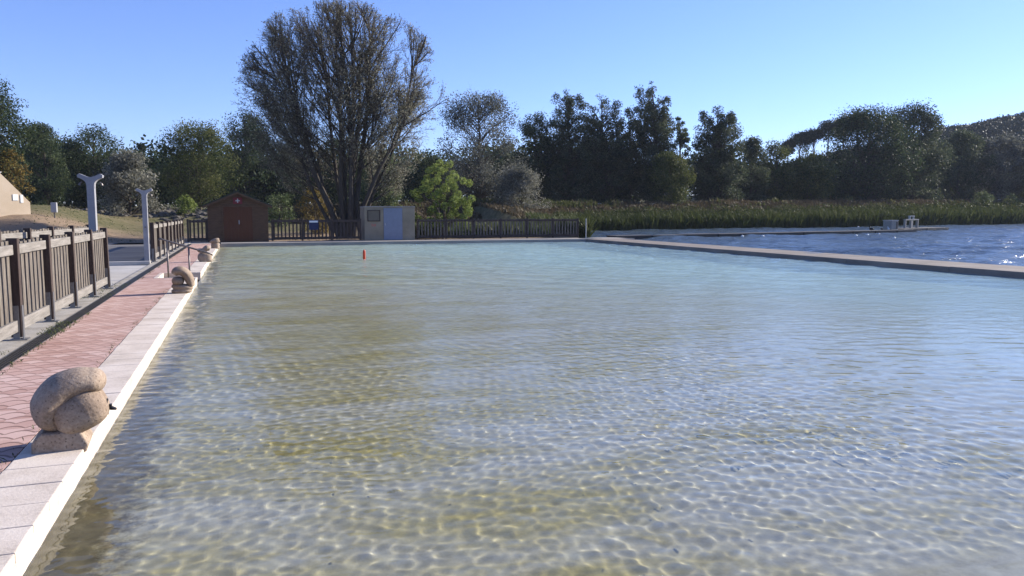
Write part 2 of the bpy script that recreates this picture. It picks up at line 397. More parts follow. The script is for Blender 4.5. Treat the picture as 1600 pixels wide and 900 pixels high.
def mat_lake():
    m, t, b, o = new_mat('lake_water')
    tc = node(t, 'ShaderNodeTexCoord')
    mp = node(t, 'ShaderNodeMapping'); mp.inputs['Rotation'].default_value = (0, 0, R(-20)); mp.inputs['Scale'].default_value = (.6, 1.2, 1); t.links.new(tc.outputs['Object'], mp.inputs[0])
    n = noise_n(t, mp.outputs[0], 1.1, 5, .65, .4); n2 = noise_n(t, mp.outputs[0], 5, 3, .6)
    b.inputs['Base Color'].default_value = (.065, .09, .105, 1)
    b.inputs['Roughness'].default_value = .2; b.inputs['IOR'].default_value = 1.33
    bn = node(t, 'ShaderNodeBump'); bn.inputs['Strength'].default_value = 1.0; bn.inputs['Distance'].default_value = .22
    t.links.new(math_n(t, 'ADD', n, math_n(t, 'MULTIPLY', n2, .2)), bn.inputs['Height']); t.links.new(bn.outputs[0], b.inputs['Normal'])
    return m
M['lake'] = mat_lake()

# ---------------------------------------------------------------- terrain
EX, EW, QY0, QY1, WX0, WX1, WL = -1.02, -1.40, 41.3, 43.8, 19.2, 21.3, -0.16
SHORE = [(-60, 300), (19, 43.9), (20.4, 44.0), (28.3, 64.0), (38, 67.0), (53, 69.5), (80, 76), (110, 84), (165, 97), (260, 118), (600, 190)]
SHX = np.array([p[0] for p in SHORE[2:]], float); SHY = np.array([p[1] for p in SHORE[2:]], float)
def shore_y(x): return np.interp(x, SHX, SHY)
def emb_y(x):      # front of the embankment crest
    return np.interp(x, [-80, -20, 5, 14, 30, 53, 110, 165, 260, 600], [76, 70, 68, 69, 74.5, 80, 95, 108, 130, 205])
def emb_z(x): return np.interp(x, [-60, -20, 2, 12, 28, 53, 110, 165, 300], [1.7, 1.62, 1.65, 2.1, 2.25, 2.7, 3.45, 4.2, 5.5])
def terrain(X, Y):
    X = np.asarray(X, float); Y = np.asarray(Y, float)
    E = emb_y(X); ez = emb_z(X)
    lawn = np.interp(Y, [44, 50, 62, 70], [-.12, .05, .75, 1.05]) 
    lawn = lawn + 1.5 * (1 - smooth(-12.5, -5.5, X)) * smooth(44.5, 51, Y) * (1 - smooth(58, 68, Y) * .75)
    lawn = lawn + (fbm(X * .3, Y * .3, 3) - .47) * .25 * smooth(45, 50, Y)
    front = smooth(-6, -1.2, Y - E)
    z = np.where(Y < 44, -.12, lawn) * (1 - front) + ez * front
    # the lake side: bank rises from the shore
    S = shore_y(X); t = smooth(0, 1, (Y - S) / np.maximum(E - S, 1))
    bank = -.1 + (ez + .1) * t ** .8
    z = np.where(X > 14, np.where(X > 20.4, np.where(Y > S, bank, -3.0), z * (1 - (X - 14) / 6.4) + (X - 14) / 6.4 * np.minimum(z, bank)), z)
    z = z + (fbm(X * .8, Y * .8, 9) - .47) * .3 * front * (1 - smooth(-1.5, -.5, Y - E))
    # hill on the far right
    d = Y - E
    az = np.arctan2(X, np.maximum(Y, 1)); pv = 800 + 1205.8 * np.tan(np.clip(az - YAW, -1.3, 1.3)); ds = np.hypot(X, Y)
    A1 = np.interp(pv, [1100, 1246, 1340, 1460, 1600, 2200], [1, 4.5, 8.0, 8, 9, 10]); A2 = np.interp(pv, [1150, 1340, 1420, 1460, 1600, 2200], [2, 6, 17, 24, 27, 29])
    gate = smooth(12, 40, d) * smooth(20, 60, Y)
    hill = A1 * smooth(125, 190, ds) * gate; ridge = (A2 - A1) * smooth(235, 390, ds) * gate
    z = z + hill + ridge + np.where(d > 12, (fbm(X * .02, Y * .02, 5) - .47) * 8 * smooth(30, 90, d), 0)
    # pool and quay pits
    pool = (X > -1.2) & (X < 20.6) & (Y < 42.2) 
    z = np.where(pool, -3.0, z)
    z = np.where((X > 20.5) & (Y < 44), -3.0, z)
    return z
xs = np.unique(np.concatenate([np.arange(-400, -40, 12), np.arange(-40, -3, 1.0), [-3, -2.2, -1.3, -1.1], np.arange(0, 14, 2), np.arange(14, 60, .8), np.arange(60, 150, 2.5), np.arange(150, 900, 14)]))
ys = np.unique(np.concatenate([np.arange(-300, -20, 20), np.arange(-20, 40, 3), [41.5, 42.3, 43, 43.7, 44.1], np.arange(45, 120, .8), np.arange(120, 260, 4), np.arange(260, 900, 14)]))
g = grid_sheet('ground', xs, ys, terrain, M['ground']); tag(g, kind='structure')

# ---------------------------------------------------------------- quay, paths, pool shell
def cut(iv, a, b):
    return iv
STEP0, STEP1 = 19.95, 21.55
mb = MB(); random.seed(3)
y = .6
while y < QY0 - .02:
    L = .334; y1 = min(y + L, QY0)
    a, b = y + .003, y1 - .003
    if not (a < STEP1 and b > STEP0):
        dz = random.uniform(-.002, .002)
        mb.box(EW + random.uniform(-.004, .004), EX, a, b, -.055, dz)
    else:
        if a < STEP0: mb.box(EW, EX, a, STEP0, -.055, 0)
        if b > STEP1: mb.box(EW, EX, STEP1, b, -.055, 0)
    y = y1
tag(mb.build('pool_coping', M['coping'], bevel=.008), kind='structure')
mb = MB()
mb.box(EW - .01, EX - .006, .6, STEP0, -.20, -.056); mb.box(EW - .01, EX - .006, STEP1, QY0, -.20, -.056)
tag(mb.build('pool_wall', M['coping']), kind='structure')
mb = MB()
mb.box(EW - .01, EX - .008, .6, STEP0, -2.6, -.201); mb.box(EW - .01, EX - .008, STEP1, QY0, -2.6, -.201)
mb.box(EX - .01, WX0, QY0 + .003, QY0 + .3, -2.6, -.25); mb.box(WX0 + .003, WX0 + .3, -1, QY0, -2.6, -.35)
tag(mb.build('submerged_wall', M['wall_algae']), kind='structure')
# red paver path with the step opening cut out
mb = MB()
PX0 = -2.28
mb.box(PX0, EW - .006, -2, STEP0 - .06, -.3, -.004)
mb.box(PX0, -2.0, STEP0 - .06, STEP1 + .06, -.3, -.004)
mb.box(PX0, EW - .006, STEP1 + .06, QY0 - .01, -.3, -.004)
tag(mb.build('brick_path', M['paver']), kind='structure')
# kerb round the steps, and the steps themselves
mb = MB()
mb.box(-1.98, EW - .01, STEP0 - .055, STEP0, -.8, .002); mb.box(-1.98, EW - .01, STEP1, STEP1 + .055, -.8, .002); mb.box(-1.995, -1.90, STEP0 + .002, STEP1 - .002, -.8, .001)
for k in range(5):
    mb.box(-1.898 + .3 * k, -1.6 + .3 * k, STEP0 + .003, STEP1 - .003, -1.6, -.13 - .14 * k)
tag(mb.build('pool_steps', M['coping'], bevel=.01), kind='structure')
# concrete margin beyond the grate
mb = MB()
mb.box(-2.9, -2.455, -2, 17.9, -.3, -.002); mb.box(-2.62, -2.455, 17.9, 25.7, -.3, -.003); mb.box(-2.9, -2.455, 25.7, QY0 + 2, -.3, -.002)
mb.box(-2.62, -2.455 + .17, -2, QY0, -.4, -.15)
tag(mb.build('concrete_margin', surf('sandy_concrete', [(.20, .17, .13), (.36, .325, .27), (.50, .46, .40)], 2.4, .95, .5, 30)), kind='structure')
# plaza
mb = MB(); mb.box(-60, -6.4, 8, 44.5, -.3, -.02); mb.box(-6.4, -2.91, 25.95, 44.5, -.3, -.02); mb.box(-6.4, -2.91, 8, 17.5, -.3, -.02)
tag(mb.build('plaza', M['asphalt']), kind='structure')
# foot bath
mb = MB()
mb.box(-6.2, -2.64, 17.7, 25.75, -.3, -.05)
tag(mb.build('footbath_floor', M['concrete']), kind='structure')
mb = MB()
mb.box(-6.4, -2.64, 25.752, 25.94, -.3, .07); mb.box(-6.4, -6.202, 17.7, 25.75, -.3, .07); mb.box(-6.4, -2.92, 17.5, 17.69, -.3, .07)
tag(mb.build('footbath_kerb', M['concrete'], bevel=.015), kind='structure')
# far quay
mb = MB()
mb.box(-6.0, 22.4, QY0 + .32, QY1 + .3, -2.6, -.02); mb.box(-2.3, EX, QY0, QY0 + .318, -2.6, -.001)
mb.box(EX + .002, 22.4, QY0, QY0 + .318, -.26, 0.0)
mb.box(-6, -2.302, QY0 + .1, QY0 + .318, -1, -.01)
tag(mb.build('far_quay', M['quay'], bevel=.012), kind='structure')
# near quay under the viewer
mb = MB(); mb.box(EX - .0, 22, -6, .6, -2.6, 0); tag(mb.build('near_quay', M['coping']), kind='structure')
# sea wall between pool and lake
mb = MB(); y = .62
while y < QY0 - .1:
    y1 = min(y + 4.0, QY0 - .003); mb.box(WX0, WX1, y + .006, y1, -.5, random.uniform(-.004, .004)); y = y1
tag(mb.build('sea_wall', M['seawall'], bevel=.02), 'low concrete wall dividing the pool from the blue lake', 'wall')
mb = MB(); mb.box(WX0 + .31, WX1, .62, QY0, -3, -.52); tag(mb.build('sea_wall_footing', M['wall_algae']), kind='structure')

# pool bed
def bed_z(X, Y):
    return -.33 - .14 * smooth(2, 12, X) - .9 * smooth(4, 19, X) * smooth(3, 20, Y) - .35 * smooth(8, 30, Y) + (fbm(X * 1.5, Y * 1.5, 21) - .47) * .08
bed = grid_sheet('pool_bed', np.arange(EX - .1, WX0 + .5, .25), np.arange(.4, QY0 + .5, .25), bed_z, M['bed'])
tag(bed, kind='structure')

# pool water: real ripples
wx = np.concatenate([np.arange(EX - .004, 4.6, .016), geo_ticks(4.6, WX0 + .004, .016, 1.0125)])
wy = np.concatenate([np.arange(.6, 2.9, .06), np.arange(2.9, 6.6, .016), geo_ticks(6.6, QY0 + .004, .016, 1.006)])
wx = np.unique(wx); wy = np.unique(wy)
print('water grid', len(wx), len(wy))
def waves(X, Y):
    rng = np.random.RandomState(11); Z = np.zeros_like(X)
    sx = np.interp(X, wx[:-1], np.diff(wx)); sy = np.interp(Y, wy[:-1], np.diff(wy)); sp_ = np.maximum(sx, sy)   # keep only waves the mesh can carry
    patch = .68 + .55 * smooth(.3, .62, fbm(X * .33 + 7, Y * .33, 210, 3))
    for k in range(40):
        lam = .062 * (1.05 ** k); short = lam < .16
        th = rng.uniform(0, 6.283) if (k % 2 or short and k % 3) else R(-118) + rng.normal(0, .6)
        kk = 2 * math.pi / lam; amp = (.0029 if short else .0021 if lam < .26 else .0015) * lam * rng.uniform(.6, 1.3)
        ph = rng.uniform(0, 6.283); wob = 7.2 * (fbm(X * .55 + k, Y * .55, 40 + k, 2) - .5) * (1.4 if short else 1)
        loc = .25 + 1.5 * vnoise(X * .5 / max(lam, .25) + 3 * k, Y * .5 / max(lam, .25), 70 + k)
        Z += amp * loc * patch * np.clip((lam / sp_ - 2.5) / 2.5, 0, 1) * np.sin(kk * (X * math.cos(th) + Y * math.sin(th)) + ph + wob)
    for k in range(12):                     # longer wind chop builds up with the fetch towards the far end
        lam = .55 * 1.11 ** k; th = R(-108) + rng.normal(0, .4); kk = 2 * math.pi / lam
        Z += .0042 * lam * smooth(9, 24, Y) * (.3 + 1.4 * vnoise(X * .6 / lam + k, Y * .35 / lam, 300 + k)) * np.clip((lam / sp_ - 2.2) / 2, 0, 1) * np.sin(kk * (X * math.cos(th) + Y * math.sin(th)) + rng.uniform(0, 6) + 6 * fbm(X * .3 + k, Y * .3, 320 + k, 2))
    return Z
def wz(X, Y):
    far = 1.0
    return WL + waves(X, Y) * far
pw = grid_sheet('pool_water', wx, wy, wz, M['pool_water']); tag(pw, kind='structure')
try:
    pw.cycles.is_caustics_caster = MNEE; bed.cycles.is_caustics_receiver = MNEE
    for nme in ('submerged_wall', 'pool_steps'): bpy.data.objects[nme].cycles.is_caustics_receiver = MNEE
except Exception as e: print('caustic flags', e)

# lake
def lz(X, Y):
    rng = np.random.RandomState(5); Z = np.zeros_like(X)
    for k in range(12):
        lam = .9 * 1.25 ** k; th = R(-110) + rng.normal(0, .5); kk = 2 * math.pi / lam
        Z += .012 * min(lam, 4) ** .8 * np.sin(kk * (X * math.cos(th) + Y * math.sin(th)) + rng.uniform(0, 6) + 5 * fbm(X * .12 + k, Y * .12, 90 + k, 2))
    return WL + Z * (1 - smooth(150, 250, X))
lk = grid_sheet('lake_water', np.unique(np.concatenate([np.arange(19.6, 70, .3), geo_ticks(70, 900, .4, 1.03)])),
                np.unique(np.concatenate([np.arange(-250, 8, 6.0), np.arange(8, 75, .3), geo_ticks(75, 300, .4, 1.04)])), lz, M['lake'],
                keep=lambda x, y: ~((x < 20.2) & (y < QY0 + .1)))
tag(lk, kind='structure')

# ================================================================ built objects
# drain grate along the margin: frame and long bars
gt = empty('drain_grate', (0, 0, 0), 0, 'long dark slotted drain grate between the red pavers and the concrete margin', 'grate')
mb = MB()
for k in range(5): mb.box(-2.45 + .035 * k, -2.45 + .035 * k + .017, -1, QY0 - .2, -.02, -.004)
mb.build('bar', M['black'], gt)
mb = MB(); mb.box(-2.46, -2.452, -1, QY0 - .2, -.04, 0); mb.box(-2.285, -2.281, -1, QY0 - .2, -.04, 0); mb.build('frame', M['steel'], gt)

# ---------------- fences
def fence_bay(root, p0, p1, side, n, hh=1.1, wood=None, rail=None, slat_w=.132, rb=True):
    """rails on the `side` face, slats behind; p0, p1 ground points local to the root"""
    p0, p1 = Vector(p0), Vector(p1); d = (p1 - p0); L = d.length; d.normalize(); nrm = Vector((d.y, -d.x, 0)) * side
    Mx = Matrix(((d.x, nrm.x, 0, p0.x), (d.y, nrm.y, 0, p0.y), (0, 0, 1, p0.z), (0, 0, 0, 1)))
    mb = MB()
    for k in range(n):
        c = (k + .5) * L / n + random.uniform(-.008, .008); tl = random.uniform(-.012, .012)
        A = Mx @ Matrix.Translation((c, -.035, 0)) @ Matrix.Rotation(tl, 4, 'Y')
        mb.box(-slat_w / 2, slat_w / 2, -.012, .012, .09, hh + random.uniform(.02, .05), 0, A)
    mb.build('slat_panel', wood or M['wood'], root)
    a, b = .055, L - .055
    for z0, z1 in ((.10, .24), (hh - .12, hh)):
        mb = MB(); mb.box(a, b, -.021, .021, z0, z1, 0, Mx); mb.build('rail', rail or M['wood_pale'], root, bevel=.004)

def fence_post(root, p, ang=0, hh=1.17, w=.12, bracket=True, bside=(0, -1)):
    Mx = Matrix.Translation(p) @ Matrix.Rotation(ang, 4, 'Z') @ Matrix.Rotation(random.uniform(-.012, .012), 4, 'Y')
    mb = MB(); mb.box(-w / 2, w / 2, -w / 2 + .01, w / 2 - .01, .03, hh, 0, Mx)
    o = mb.build('post', M['wood_dark'], root, bevel=.006)
    if bracket:
        mb = MB()
        bx, by = bside
        mb.box(-.035, .035, -w / 2 - .0, -w / 2 + .008, 0, .42, 0, Mx)
        mb.box(w / 2 + .001, w / 2 + .009, -.035, .035, 0, .42, 0, Mx)
        mb.box(-.07, w / 2 + .06, -.10, .06, -.002, .01, 0, Mx)
        for z in (.12, .34): mb.tube([Mx @ Vector((0, -w / 2 - .012, z)), Mx @ Vector((0, -w / 2 + .004, z))], .012, 8)
        mb.build('bracket', M['steel'], o)
    return o

random.seed(12)
FX = -2.62
f1 = empty('wooden_fence', (FX, 9.15, 0), 0, 'weathered slat fence nearest the viewer, dark posts on steel brackets beside the drain grate', 'fence')
ys_ = [0, 1.66, 3.33, 5.0, 6.72, 8.4]
for i, yy in enumerate(ys_):
    fence_post(f1, (0, yy, 0), 0, 1.24)
    if i: fence_bay(f1, (0, ys_[i - 1], 0), (0, yy, 0), 1, 8 if i > 0 else 8, 1.16)
f2 = empty('wooden_fence', (-4.15, 16.2, 0), 0, 'short weathered fence whose top shows behind the nearest fence, by the taller shower post', 'fence')
for i in range(5):
    fence_post(f2, (.1 * i, 1.62 * i, 0), 0, 1.24)
    if i: fence_bay(f2, (.1 * (i - 1), 1.62 * (i - 1), 0), (.1 * i, 1.62 * i, 0), 1, 9, 1.16)
f3 = empty('wooden_fence', (FX, 26.55, 0), 0, 'wooden fence beyond the farther shower post, seen edge-on with sunlit slat edges beside the handrail', 'fence')
for i in range(9):
    fence_post(f3, (0, 1.66 * i, 0), 0, 1.24)
    if i: fence_bay(f3, (0, 1.66 * (i - 1), 0), (0, 1.66 * i, 0), 1, 8, 1.16)
def long_fence(x0, x1, y, label, gap=1.75, n=12, hh=1.16, zz=-.02, bracket=False, wood='wood_dark'):
    f = empty('wooden_fence', (x0, y, zz), 0, label, 'fence')
    k = max(1, round((x1 - x0) / gap)); s = (x1 - x0) / k
    for i in range(k + 1):
        fence_post(f, (s * i, 0, 0), 0, hh + .06, .10, bracket)
        if i: fence_bay(f, (s * (i - 1), 0, 0), (s * i, 0, 0), 1, n, hh, M[wood], M['wood_dark'], .085)
    return f
FY = 43.72
long_fence(-2.6, -1.62, FY, 'dark slat fence end between the paved walkway and the brown wooden hut', 1.0, 5)
long_fence(1.62, 6.35, FY, 'dark slat fence between the brown hut and the beige shed, carrying a blue notice', 1.6, 8)
long_fence(9.62, 19.75, FY, 'long dark slat fence on the far quay from the beige shed to the lake', 1.7, 9, wood='wood')
mb = MB(); mb.box(0, .5, -.012, .012, .62, 1.16); o = empty('notice_board', (3.55, FY - .05, -.02), 0, 'small blue notice with a white heading strip on the far slat fence', 'sign')
mb.build('panel', M['blue_sign'], o); mb = MB(); mb.box(0.02, .48, -.017, -.012, 1.02, 1.12); mb.build('heading_strip', M['white'], o)
mb = MB(); mb.tube([(0, 0, 0), (0, 0, 1.15)], .03, 10); mb.tube([(0, 0, 1.15), (0, 0, 1.19)], .04, 10)
tag(mb.build('marker_pole', M['grey_pl'], loc=(20.25, FY - .1, -.02)), 'thin pale pole standing just past the right end of the far fence', 'pole')

# ---------------- first aid hut
hut = empty('wooden_hut', (-.1, 43.55, -.02), R(-.5), 'brown wooden first aid hut with gable roof and red cross sign on the far quay', 'hut')
hw, he, hp, hd = 1.52, 2.0, 2.62, 2.6
mb = MB(); nb = 15
for k in range(nb):                         # overlapping weatherboards as the front and sides
    z0 = he * k / nb; z1 = he * (k + 1) / nb - .006
    mb.box(-hw, hw, -.0, .03, z0, z1); mb.box(-hw, -hw + .03, .031, hd, z0, z1); mb.box(hw - .03, hw, .031, hd, z0, z1)
    mb.box(-hw + .031, hw - .031, hd - .03, hd, z0, z1)
k = he
while k < hp - .08:
    x = hw * (hp - k) / (hp - he) * .97; x2 = hw * (hp - k - .13) / (hp - he) * .97
    mb.prism([(-x, k), (x, k), (max(x2, .02), k + .125), (-max(x2, .02), k + .125)], 'y', 0, .03); k += .131
mb.build('wall', M['hut'], hut)
mb = MB(); mb.box(-hw + .04, hw - .04, .04, hd - .04, 0.01, he - .01); mb.build('core', M['hut'], hut)
dr = MB()
for k in range(8): dr.box(-.72 + .18 * k, -.72 + .18 * k + .172, -.032, -.004, .06, 1.86)
door = dr.build('door', M['hut_door'], hut)
mb = MB(); mb.box(.02, .06, -.06, -.033, .95, 1.16); mb.build('handle', M['grey_pl'], door)
mb = MB(); mb.box(-.80, -.73, -.035, -.002, .03, 1.93); mb.box(.73, .80, -.035, -.002, .03, 1.93); mb.box(-.729, .729, -.035, -.002, 1.87, 1.94); mb.box(-.006, .006, -.040, -.033, .06, 1.86)
mb.build('door_frame', M['hut'], hut)
mb = MB()
for s in (-1, 1):
    mb.prism([(0, hp + .02), (s * (hw + .22), he - .10), (s * (hw + .22), he - .04), (0, hp + .09)], 'y', -.28, hd + .2)
mb.build('roof', M['felt'], hut)
mb = MB()
for s in (-1, 1): mb.prism([(0.0, hp - .08), (s * (hw + .2), he - .21), (s * (hw + .2), he - .105), (0.0, hp + .015)], 'y', -.275, -.25)
mb.build('bargeboard', M['hut'], hut)
sg = MB(); sg.box(-.23, .23, -.05, -.03, 2.02, 2.36); sgo = sg.build('sign', M['red'], hut)
mb = MB(); mb.box(-.028, .028, -.056, -.051, 2.08, 2.30); mb.box(-.11, -.029, -.056, -.051, 2.162, 2.218); mb.box(.029, .11, -.056, -.051, 2.162, 2.218); mb.build('white_cross', M['grey_pl'], sgo)

# ---------------- beige shed
shed = empty('concrete_shed', (8.0, 43.5, -.02), R(-2), 'small flat-roofed beige shed with a pale blue door on the far quay', 'shed')
mb = MB(); mb.box(-1.42, 1.42, 0, 2.2, 0, 1.86); mb.build('wall', M['render'], shed, bevel=.01)
mb = MB(); mb.box(-1.44, 1.44, -.04, 2.25, 1.862, 1.92); mb.build('roof', M['quay'], shed, bevel=.01)
mb = MB(); mb.box(-.36, .70, -.035, -.002, 0.02, 1.82); d = mb.build('door', M['blue_door'], shed, bevel=.004)
mb = MB(); mb.box(-.30, -.26, -.075, -.036, .85, .98); mb.build('handle', M['grey_pl'], d)
wn_ = MB(); wn_.box(-1.22, -.60, -.02, -.002, 1.12, 1.66); wo = wn_.build('window', surf('window_board', [(.12, .10, .075), (.16, .135, .10)], 4, .7, 0), shed)
mb = MB()
for b in ((-1.27, -1.221, 1.07, 1.71), (-.599, -.55, 1.07, 1.71), (-1.22, -.60, 1.661, 1.71), (-1.22, -.60, 1.07, 1.119)): mb.box(b[0], b[1], -.045, -.001, b[2], b[3])
mb.build('window_frame', M['wood_dark'], wo)
mb = MB()
for (a, b, c, e) in ((-1.05, .80, -.80, .83), (-1.04, .86, -1.01, .95), (-.98, .83, -.95, .93), (-.92, .86, -.80, .90), (-.84, .78, -.81, .93)): mb.box(a, c, -.006, -.002, b, e)
mb.build('painted_mark', surf('red_scrawl', [(.42, .12, .09), (.5, .17, .13)], 4, .8, 0), shed)

# ---------------- showers
def shower(loc, hh, label):
    r = empty('shower_post', loc, 0, label, 'shower', 'Y-shaped grey shower posts by the foot bath')
    W = .070; top = hh
    prof = [(-W, 0), (W, 0), (W, top - .28)]
    for k in range(1, 7): a = k / 6; prof.append((W + .155 * a ** 2.2, top - .28 + .21 * a ** .6))
    prof += [(W + .165, top - .02), (W + .12, top + .01)]
    for k in range(1, 8): x = (W + .09) * (1 - 2 * k / 8); prof.append((x, top - .06 + .06 * (abs(x) / (W + .09)) ** 1.6))
    prof += [(-W - .12, top + .01), (-W - .165, top - .02)]
    for k in range(6, 0, -1): a = k / 6; prof.append((-W - .155 * a ** 2.2, top - .28 + .21 * a ** .6))
    prof.append((-W, top - .28))
    n = len(prof); vs = [(x, y_, z) for y_ in (-.09, .09) for x, z in prof]
    me = MB(); me.add(vs, [(i, (i + 1) % n, n + (i + 1) % n, n + i) for i in range(n)])
    # front/back caps as strips between matching left/right points
    bm = bmesh.new(); me2 = MB(); me2.v = me.v; me2.f = list(me.f) + [tuple(range(n))[::-1], tuple(range(n, 2 * n))]; me2.m = [0] * len(me2.f)
    me2.build('column', M['shower'], r, bevel=.006); bm.free()
    for s in (-1, 1): mb = MB(); mb.tube([(s * .16, -.02, top - .16), (s * .20, -.02, top - .19), (s * .205, -.02, top - .225)], [.014, .016, .026], 10); mb.build('shower_head', M['rail_steel'], r)
    mb = MB(); mb.tube([(0, -.088, 1.1), (0, -.12, 1.1)], .025, 12); mb.tube([(0, -.12, 1.1), (0, -.135, 1.1)], .018, 12); mb.build('push_button', M['rail_steel'], r)
    mb = MB(); mb.box(-.15, .15, -.13, .13, -.1, .02); mb.build('foot_plate', M['steel'], r, bevel=.005)
    return r
shower((-2.86, 17.82, -.002), 2.33, 'taller-looking Y-shaped grey shower post rising behind the near wooden fence')
shower((-2.76, 26.2, 0), 2.28, 'Y-shaped grey shower post farther off, at the far end of the foot bath')

# ---------------- handrail at the pool steps
hr = empty('handrail', (-1.7, 20.45, -.004), 0, 'sloping brown metal handrail on two posts at the pool steps', 'handrail')
mb = MB(); mb.tube([(-.16, 0, .93), (-.10, 0, .90), (.9, .05, .56), (1.02, .05, .515)], .022, 12); mb.tube([(-.16, 0, .93), (-.19, 0, .90), (-.16, 0, .88)], .016, 10); mb.build('rail', M['rail_steel'], hr, smooth=True)
for x, z, y0 in ((.0, .87, 0), (.48, .705, .03)):
    mb = MB(); mb.tube([(x, y0, -.35 if x > 0 else -.3), (x, y0, z)], .021, 12); mb.build('post', M['rail_steel'], hr, smooth=True)

# ---------------- carved stone fountains: shapes fused with a voxel remesh
def fuse(name, mb, parent, mat, vox=.012, smooth_it=6):
    o = mb.build(name, mat, None)
    md = o.modifiers.new('r', 'REMESH'); md.mode = 'VOXEL'; md.voxel_size = vox
    ms = o.modifiers.new('s', 'SMOOTH'); ms.factor = .5; ms.iterations = smooth_it
    dg = bpy.context.evaluated_depsgraph_get(); me = bpy.data.meshes.new_from_object(o.evaluated_get(dg))
    o.modifiers.clear(); o.data = me; me.polygons.foreach_set('use_smooth', [True] * len(me.polygons)); o.parent = parent
    return o
def ell(mb, c, r, rot=(0, 0, 0), n=20, sup=2.0):
    """super-ellipsoid"""
    from mathutils import Euler
    E = Euler(rot).to_matrix(); vs = []; m = n // 2
    def sp(v, e): return math.copysign(abs(v) ** e, v)
    e = 2 / sup
    for i in range(1, m):
        ph = -math.pi / 2 + math.pi * i / m
        for k in range(n):
            th = 2 * math.pi * k / n
            p = Vector((r[0] * sp(math.cos(ph), e) * sp(math.cos(th), e), r[1] * sp(math.cos(ph), e) * sp(math.sin(th), e), r[2] * sp(math.sin(ph), e)))
            vs.append(Vector(c) + E @ p)
    b = len(vs); vs += [Vector(c) + E @ Vector((0, 0, -r[2])), Vector(c) + E @ Vector((0, 0, r[2]))]; fs = []
    for i in range(m - 2):
        for k in range(n): fs.append((i * n + k, i * n + (k + 1) % n, (i + 1) * n + (k + 1) % n, (i + 1) * n + k))
    for k in range(n): fs.append((b, (k + 1) % n, k)); fs.append((b + 1, (m - 2) * n + k, (m - 2) * n + (k + 1) % n))
    mb.add(vs, fs)
def otube(mb, pts, rx, ry, n=20):
    """tube in the xz plane with elliptical section: rx in plane, ry along y; rounded ends"""
    pts = [Vector(p) for p in pts]
    # catmull-rom resample
    P = [pts[0] * 2 - pts[1]] + pts + [pts[-1] * 2 - pts[-2]]; Q = []; T = []
    for i in range(1, len(P) - 2):
        for k in range(6):
            t = k / 6; a, b, c, d = P[i - 1], P[i], P[i + 1], P[i + 2]
            Q.append(.5 * ((2 * b) + (c - a) * t + (2 * a - 5 * b + 4 * c - d) * t * t + (-a + 3 * b - 3 * c + d) * t ** 3)); T.append((i - 1 + t))
    Q.append(pts[-1]); T.append(len(pts) - 1)
    vs = []; m = len(Q)
    for i, p in enumerate(Q):
        d = (Q[min(i + 1, m - 1)] - Q[max(i - 1, 0)]).normalized(); nrm = Vector((-d.z, 0, d.x))
        a = np.interp(T[i], range(len(rx)), rx); b = np.interp(T[i], range(len(ry)), ry)
        for k in range(n):
            th = 2 * math.pi * k / n; vs.append(p + nrm * a * math.cos(th) + Vector((0, 1, 0)) * b * math.sin(th))
    fs = [tuple(range(n))[::-1], tuple((m - 1) * n + k for k in range(n))]
    for i in range(m - 1):
        for k in range(n): fs.append((i * n + k, i * n + (k + 1) % n, (i + 1) * n + (k + 1) % n, (i + 1) * n + k))
    mb.add(vs, fs)
GS = 'carved stone fountains along the pool edge'
# nearest one
s1 = empty('stone_fountain', (-1.165, 5.72, 0), R(4), 'largest carved stone fountain, a folded leaf over a barrel, black spout on its side', 'sculpture', GS)
mb = MB(); mb.prism([(-.165, -.02), (.15, -.02), (.165, .03), (.12, .125), (-.10, .13), (-.16, .07)], 'y', -.15, .16); fuse('plinth', mb, s1, M['sculpt'], .010, 9)
mb = MB(); ell(mb, (.112, -.02, .242), (.172, .180, .142), (0, R(-24), 0), 28, 2.8); fuse('lower_lobe', mb, s1, M['sculpt'], .008, 3)
mb = MB()
otube(mb, [(.0, 0, .125), (-.06, 0, .19), (-.065, 0, .285), (.005, 0, .375), (.11, 0, .422), (.185, 0, .430)],
      [.03, .078, .112, .114, .098, .080], [.10, .18, .20, .20, .18, .165], 28)
ell(mb, (.19, 0, .425), (.088, .165, .085), (0, R(25), 0)); fuse('upper_lobe', mb, s1, M['sculpt'], .008, 4)
sp_ = MB(); sp_.tube([(.262, -.03, .245), (.280, -.03, .245)], .055, 20); sp_.tube([(.280, -.03, .242), (.292, -.03, .242)], .02, 12)
spo = sp_.build('spout', M['black'], s1)
mb = MB(); mb.prism([(.292, .26), (.301, .26), (.304, .242), (.33, .226), (.33, .22), (.292, .223)], 'y', -.05, -.01); mb.build('lip', M['black'], spo)
# second: coiled arch
s2 = empty('stone_fountain', (-1.10, 16.12, 0), R(3), 'carved stone fountain like a coiled arch over a ball, in front of the pool steps', 'sculpture', GS)
mb = MB(); ell(mb, (-.015, 0, .035), (.19, .17, .045), sup=3); ell(mb, (.0, 0, .115), (.20, .17, .06), (0, R(6), 0), sup=2.6); fuse('plinth', mb, s2, M['sculpt'], .011, 4)
mb = MB(); ell(mb, (-.075, -.02, .235), (.115, .15, .085), sup=2.3); fuse('ball', mb, s2, M['sculpt'], .011, 3)
mb = MB(); otube(mb, [(-.14, 0, .36), (-.10, 0, .415), (-.005, 0, .425), (.085, 0, .35), (.135, 0, .24), (.165, 0, .12)], [.06, .082, .092, .092, .088, .06], [.12, .16, .17, .17, .16, .13], 24)
fuse('arch', mb, s2, M['sculpt'], .011, 5)
mb = MB(); mb.tube([(.18, 0, .25), (.225, 0, .245)], .03, 14); mb.build('spout', M['black'], s2)
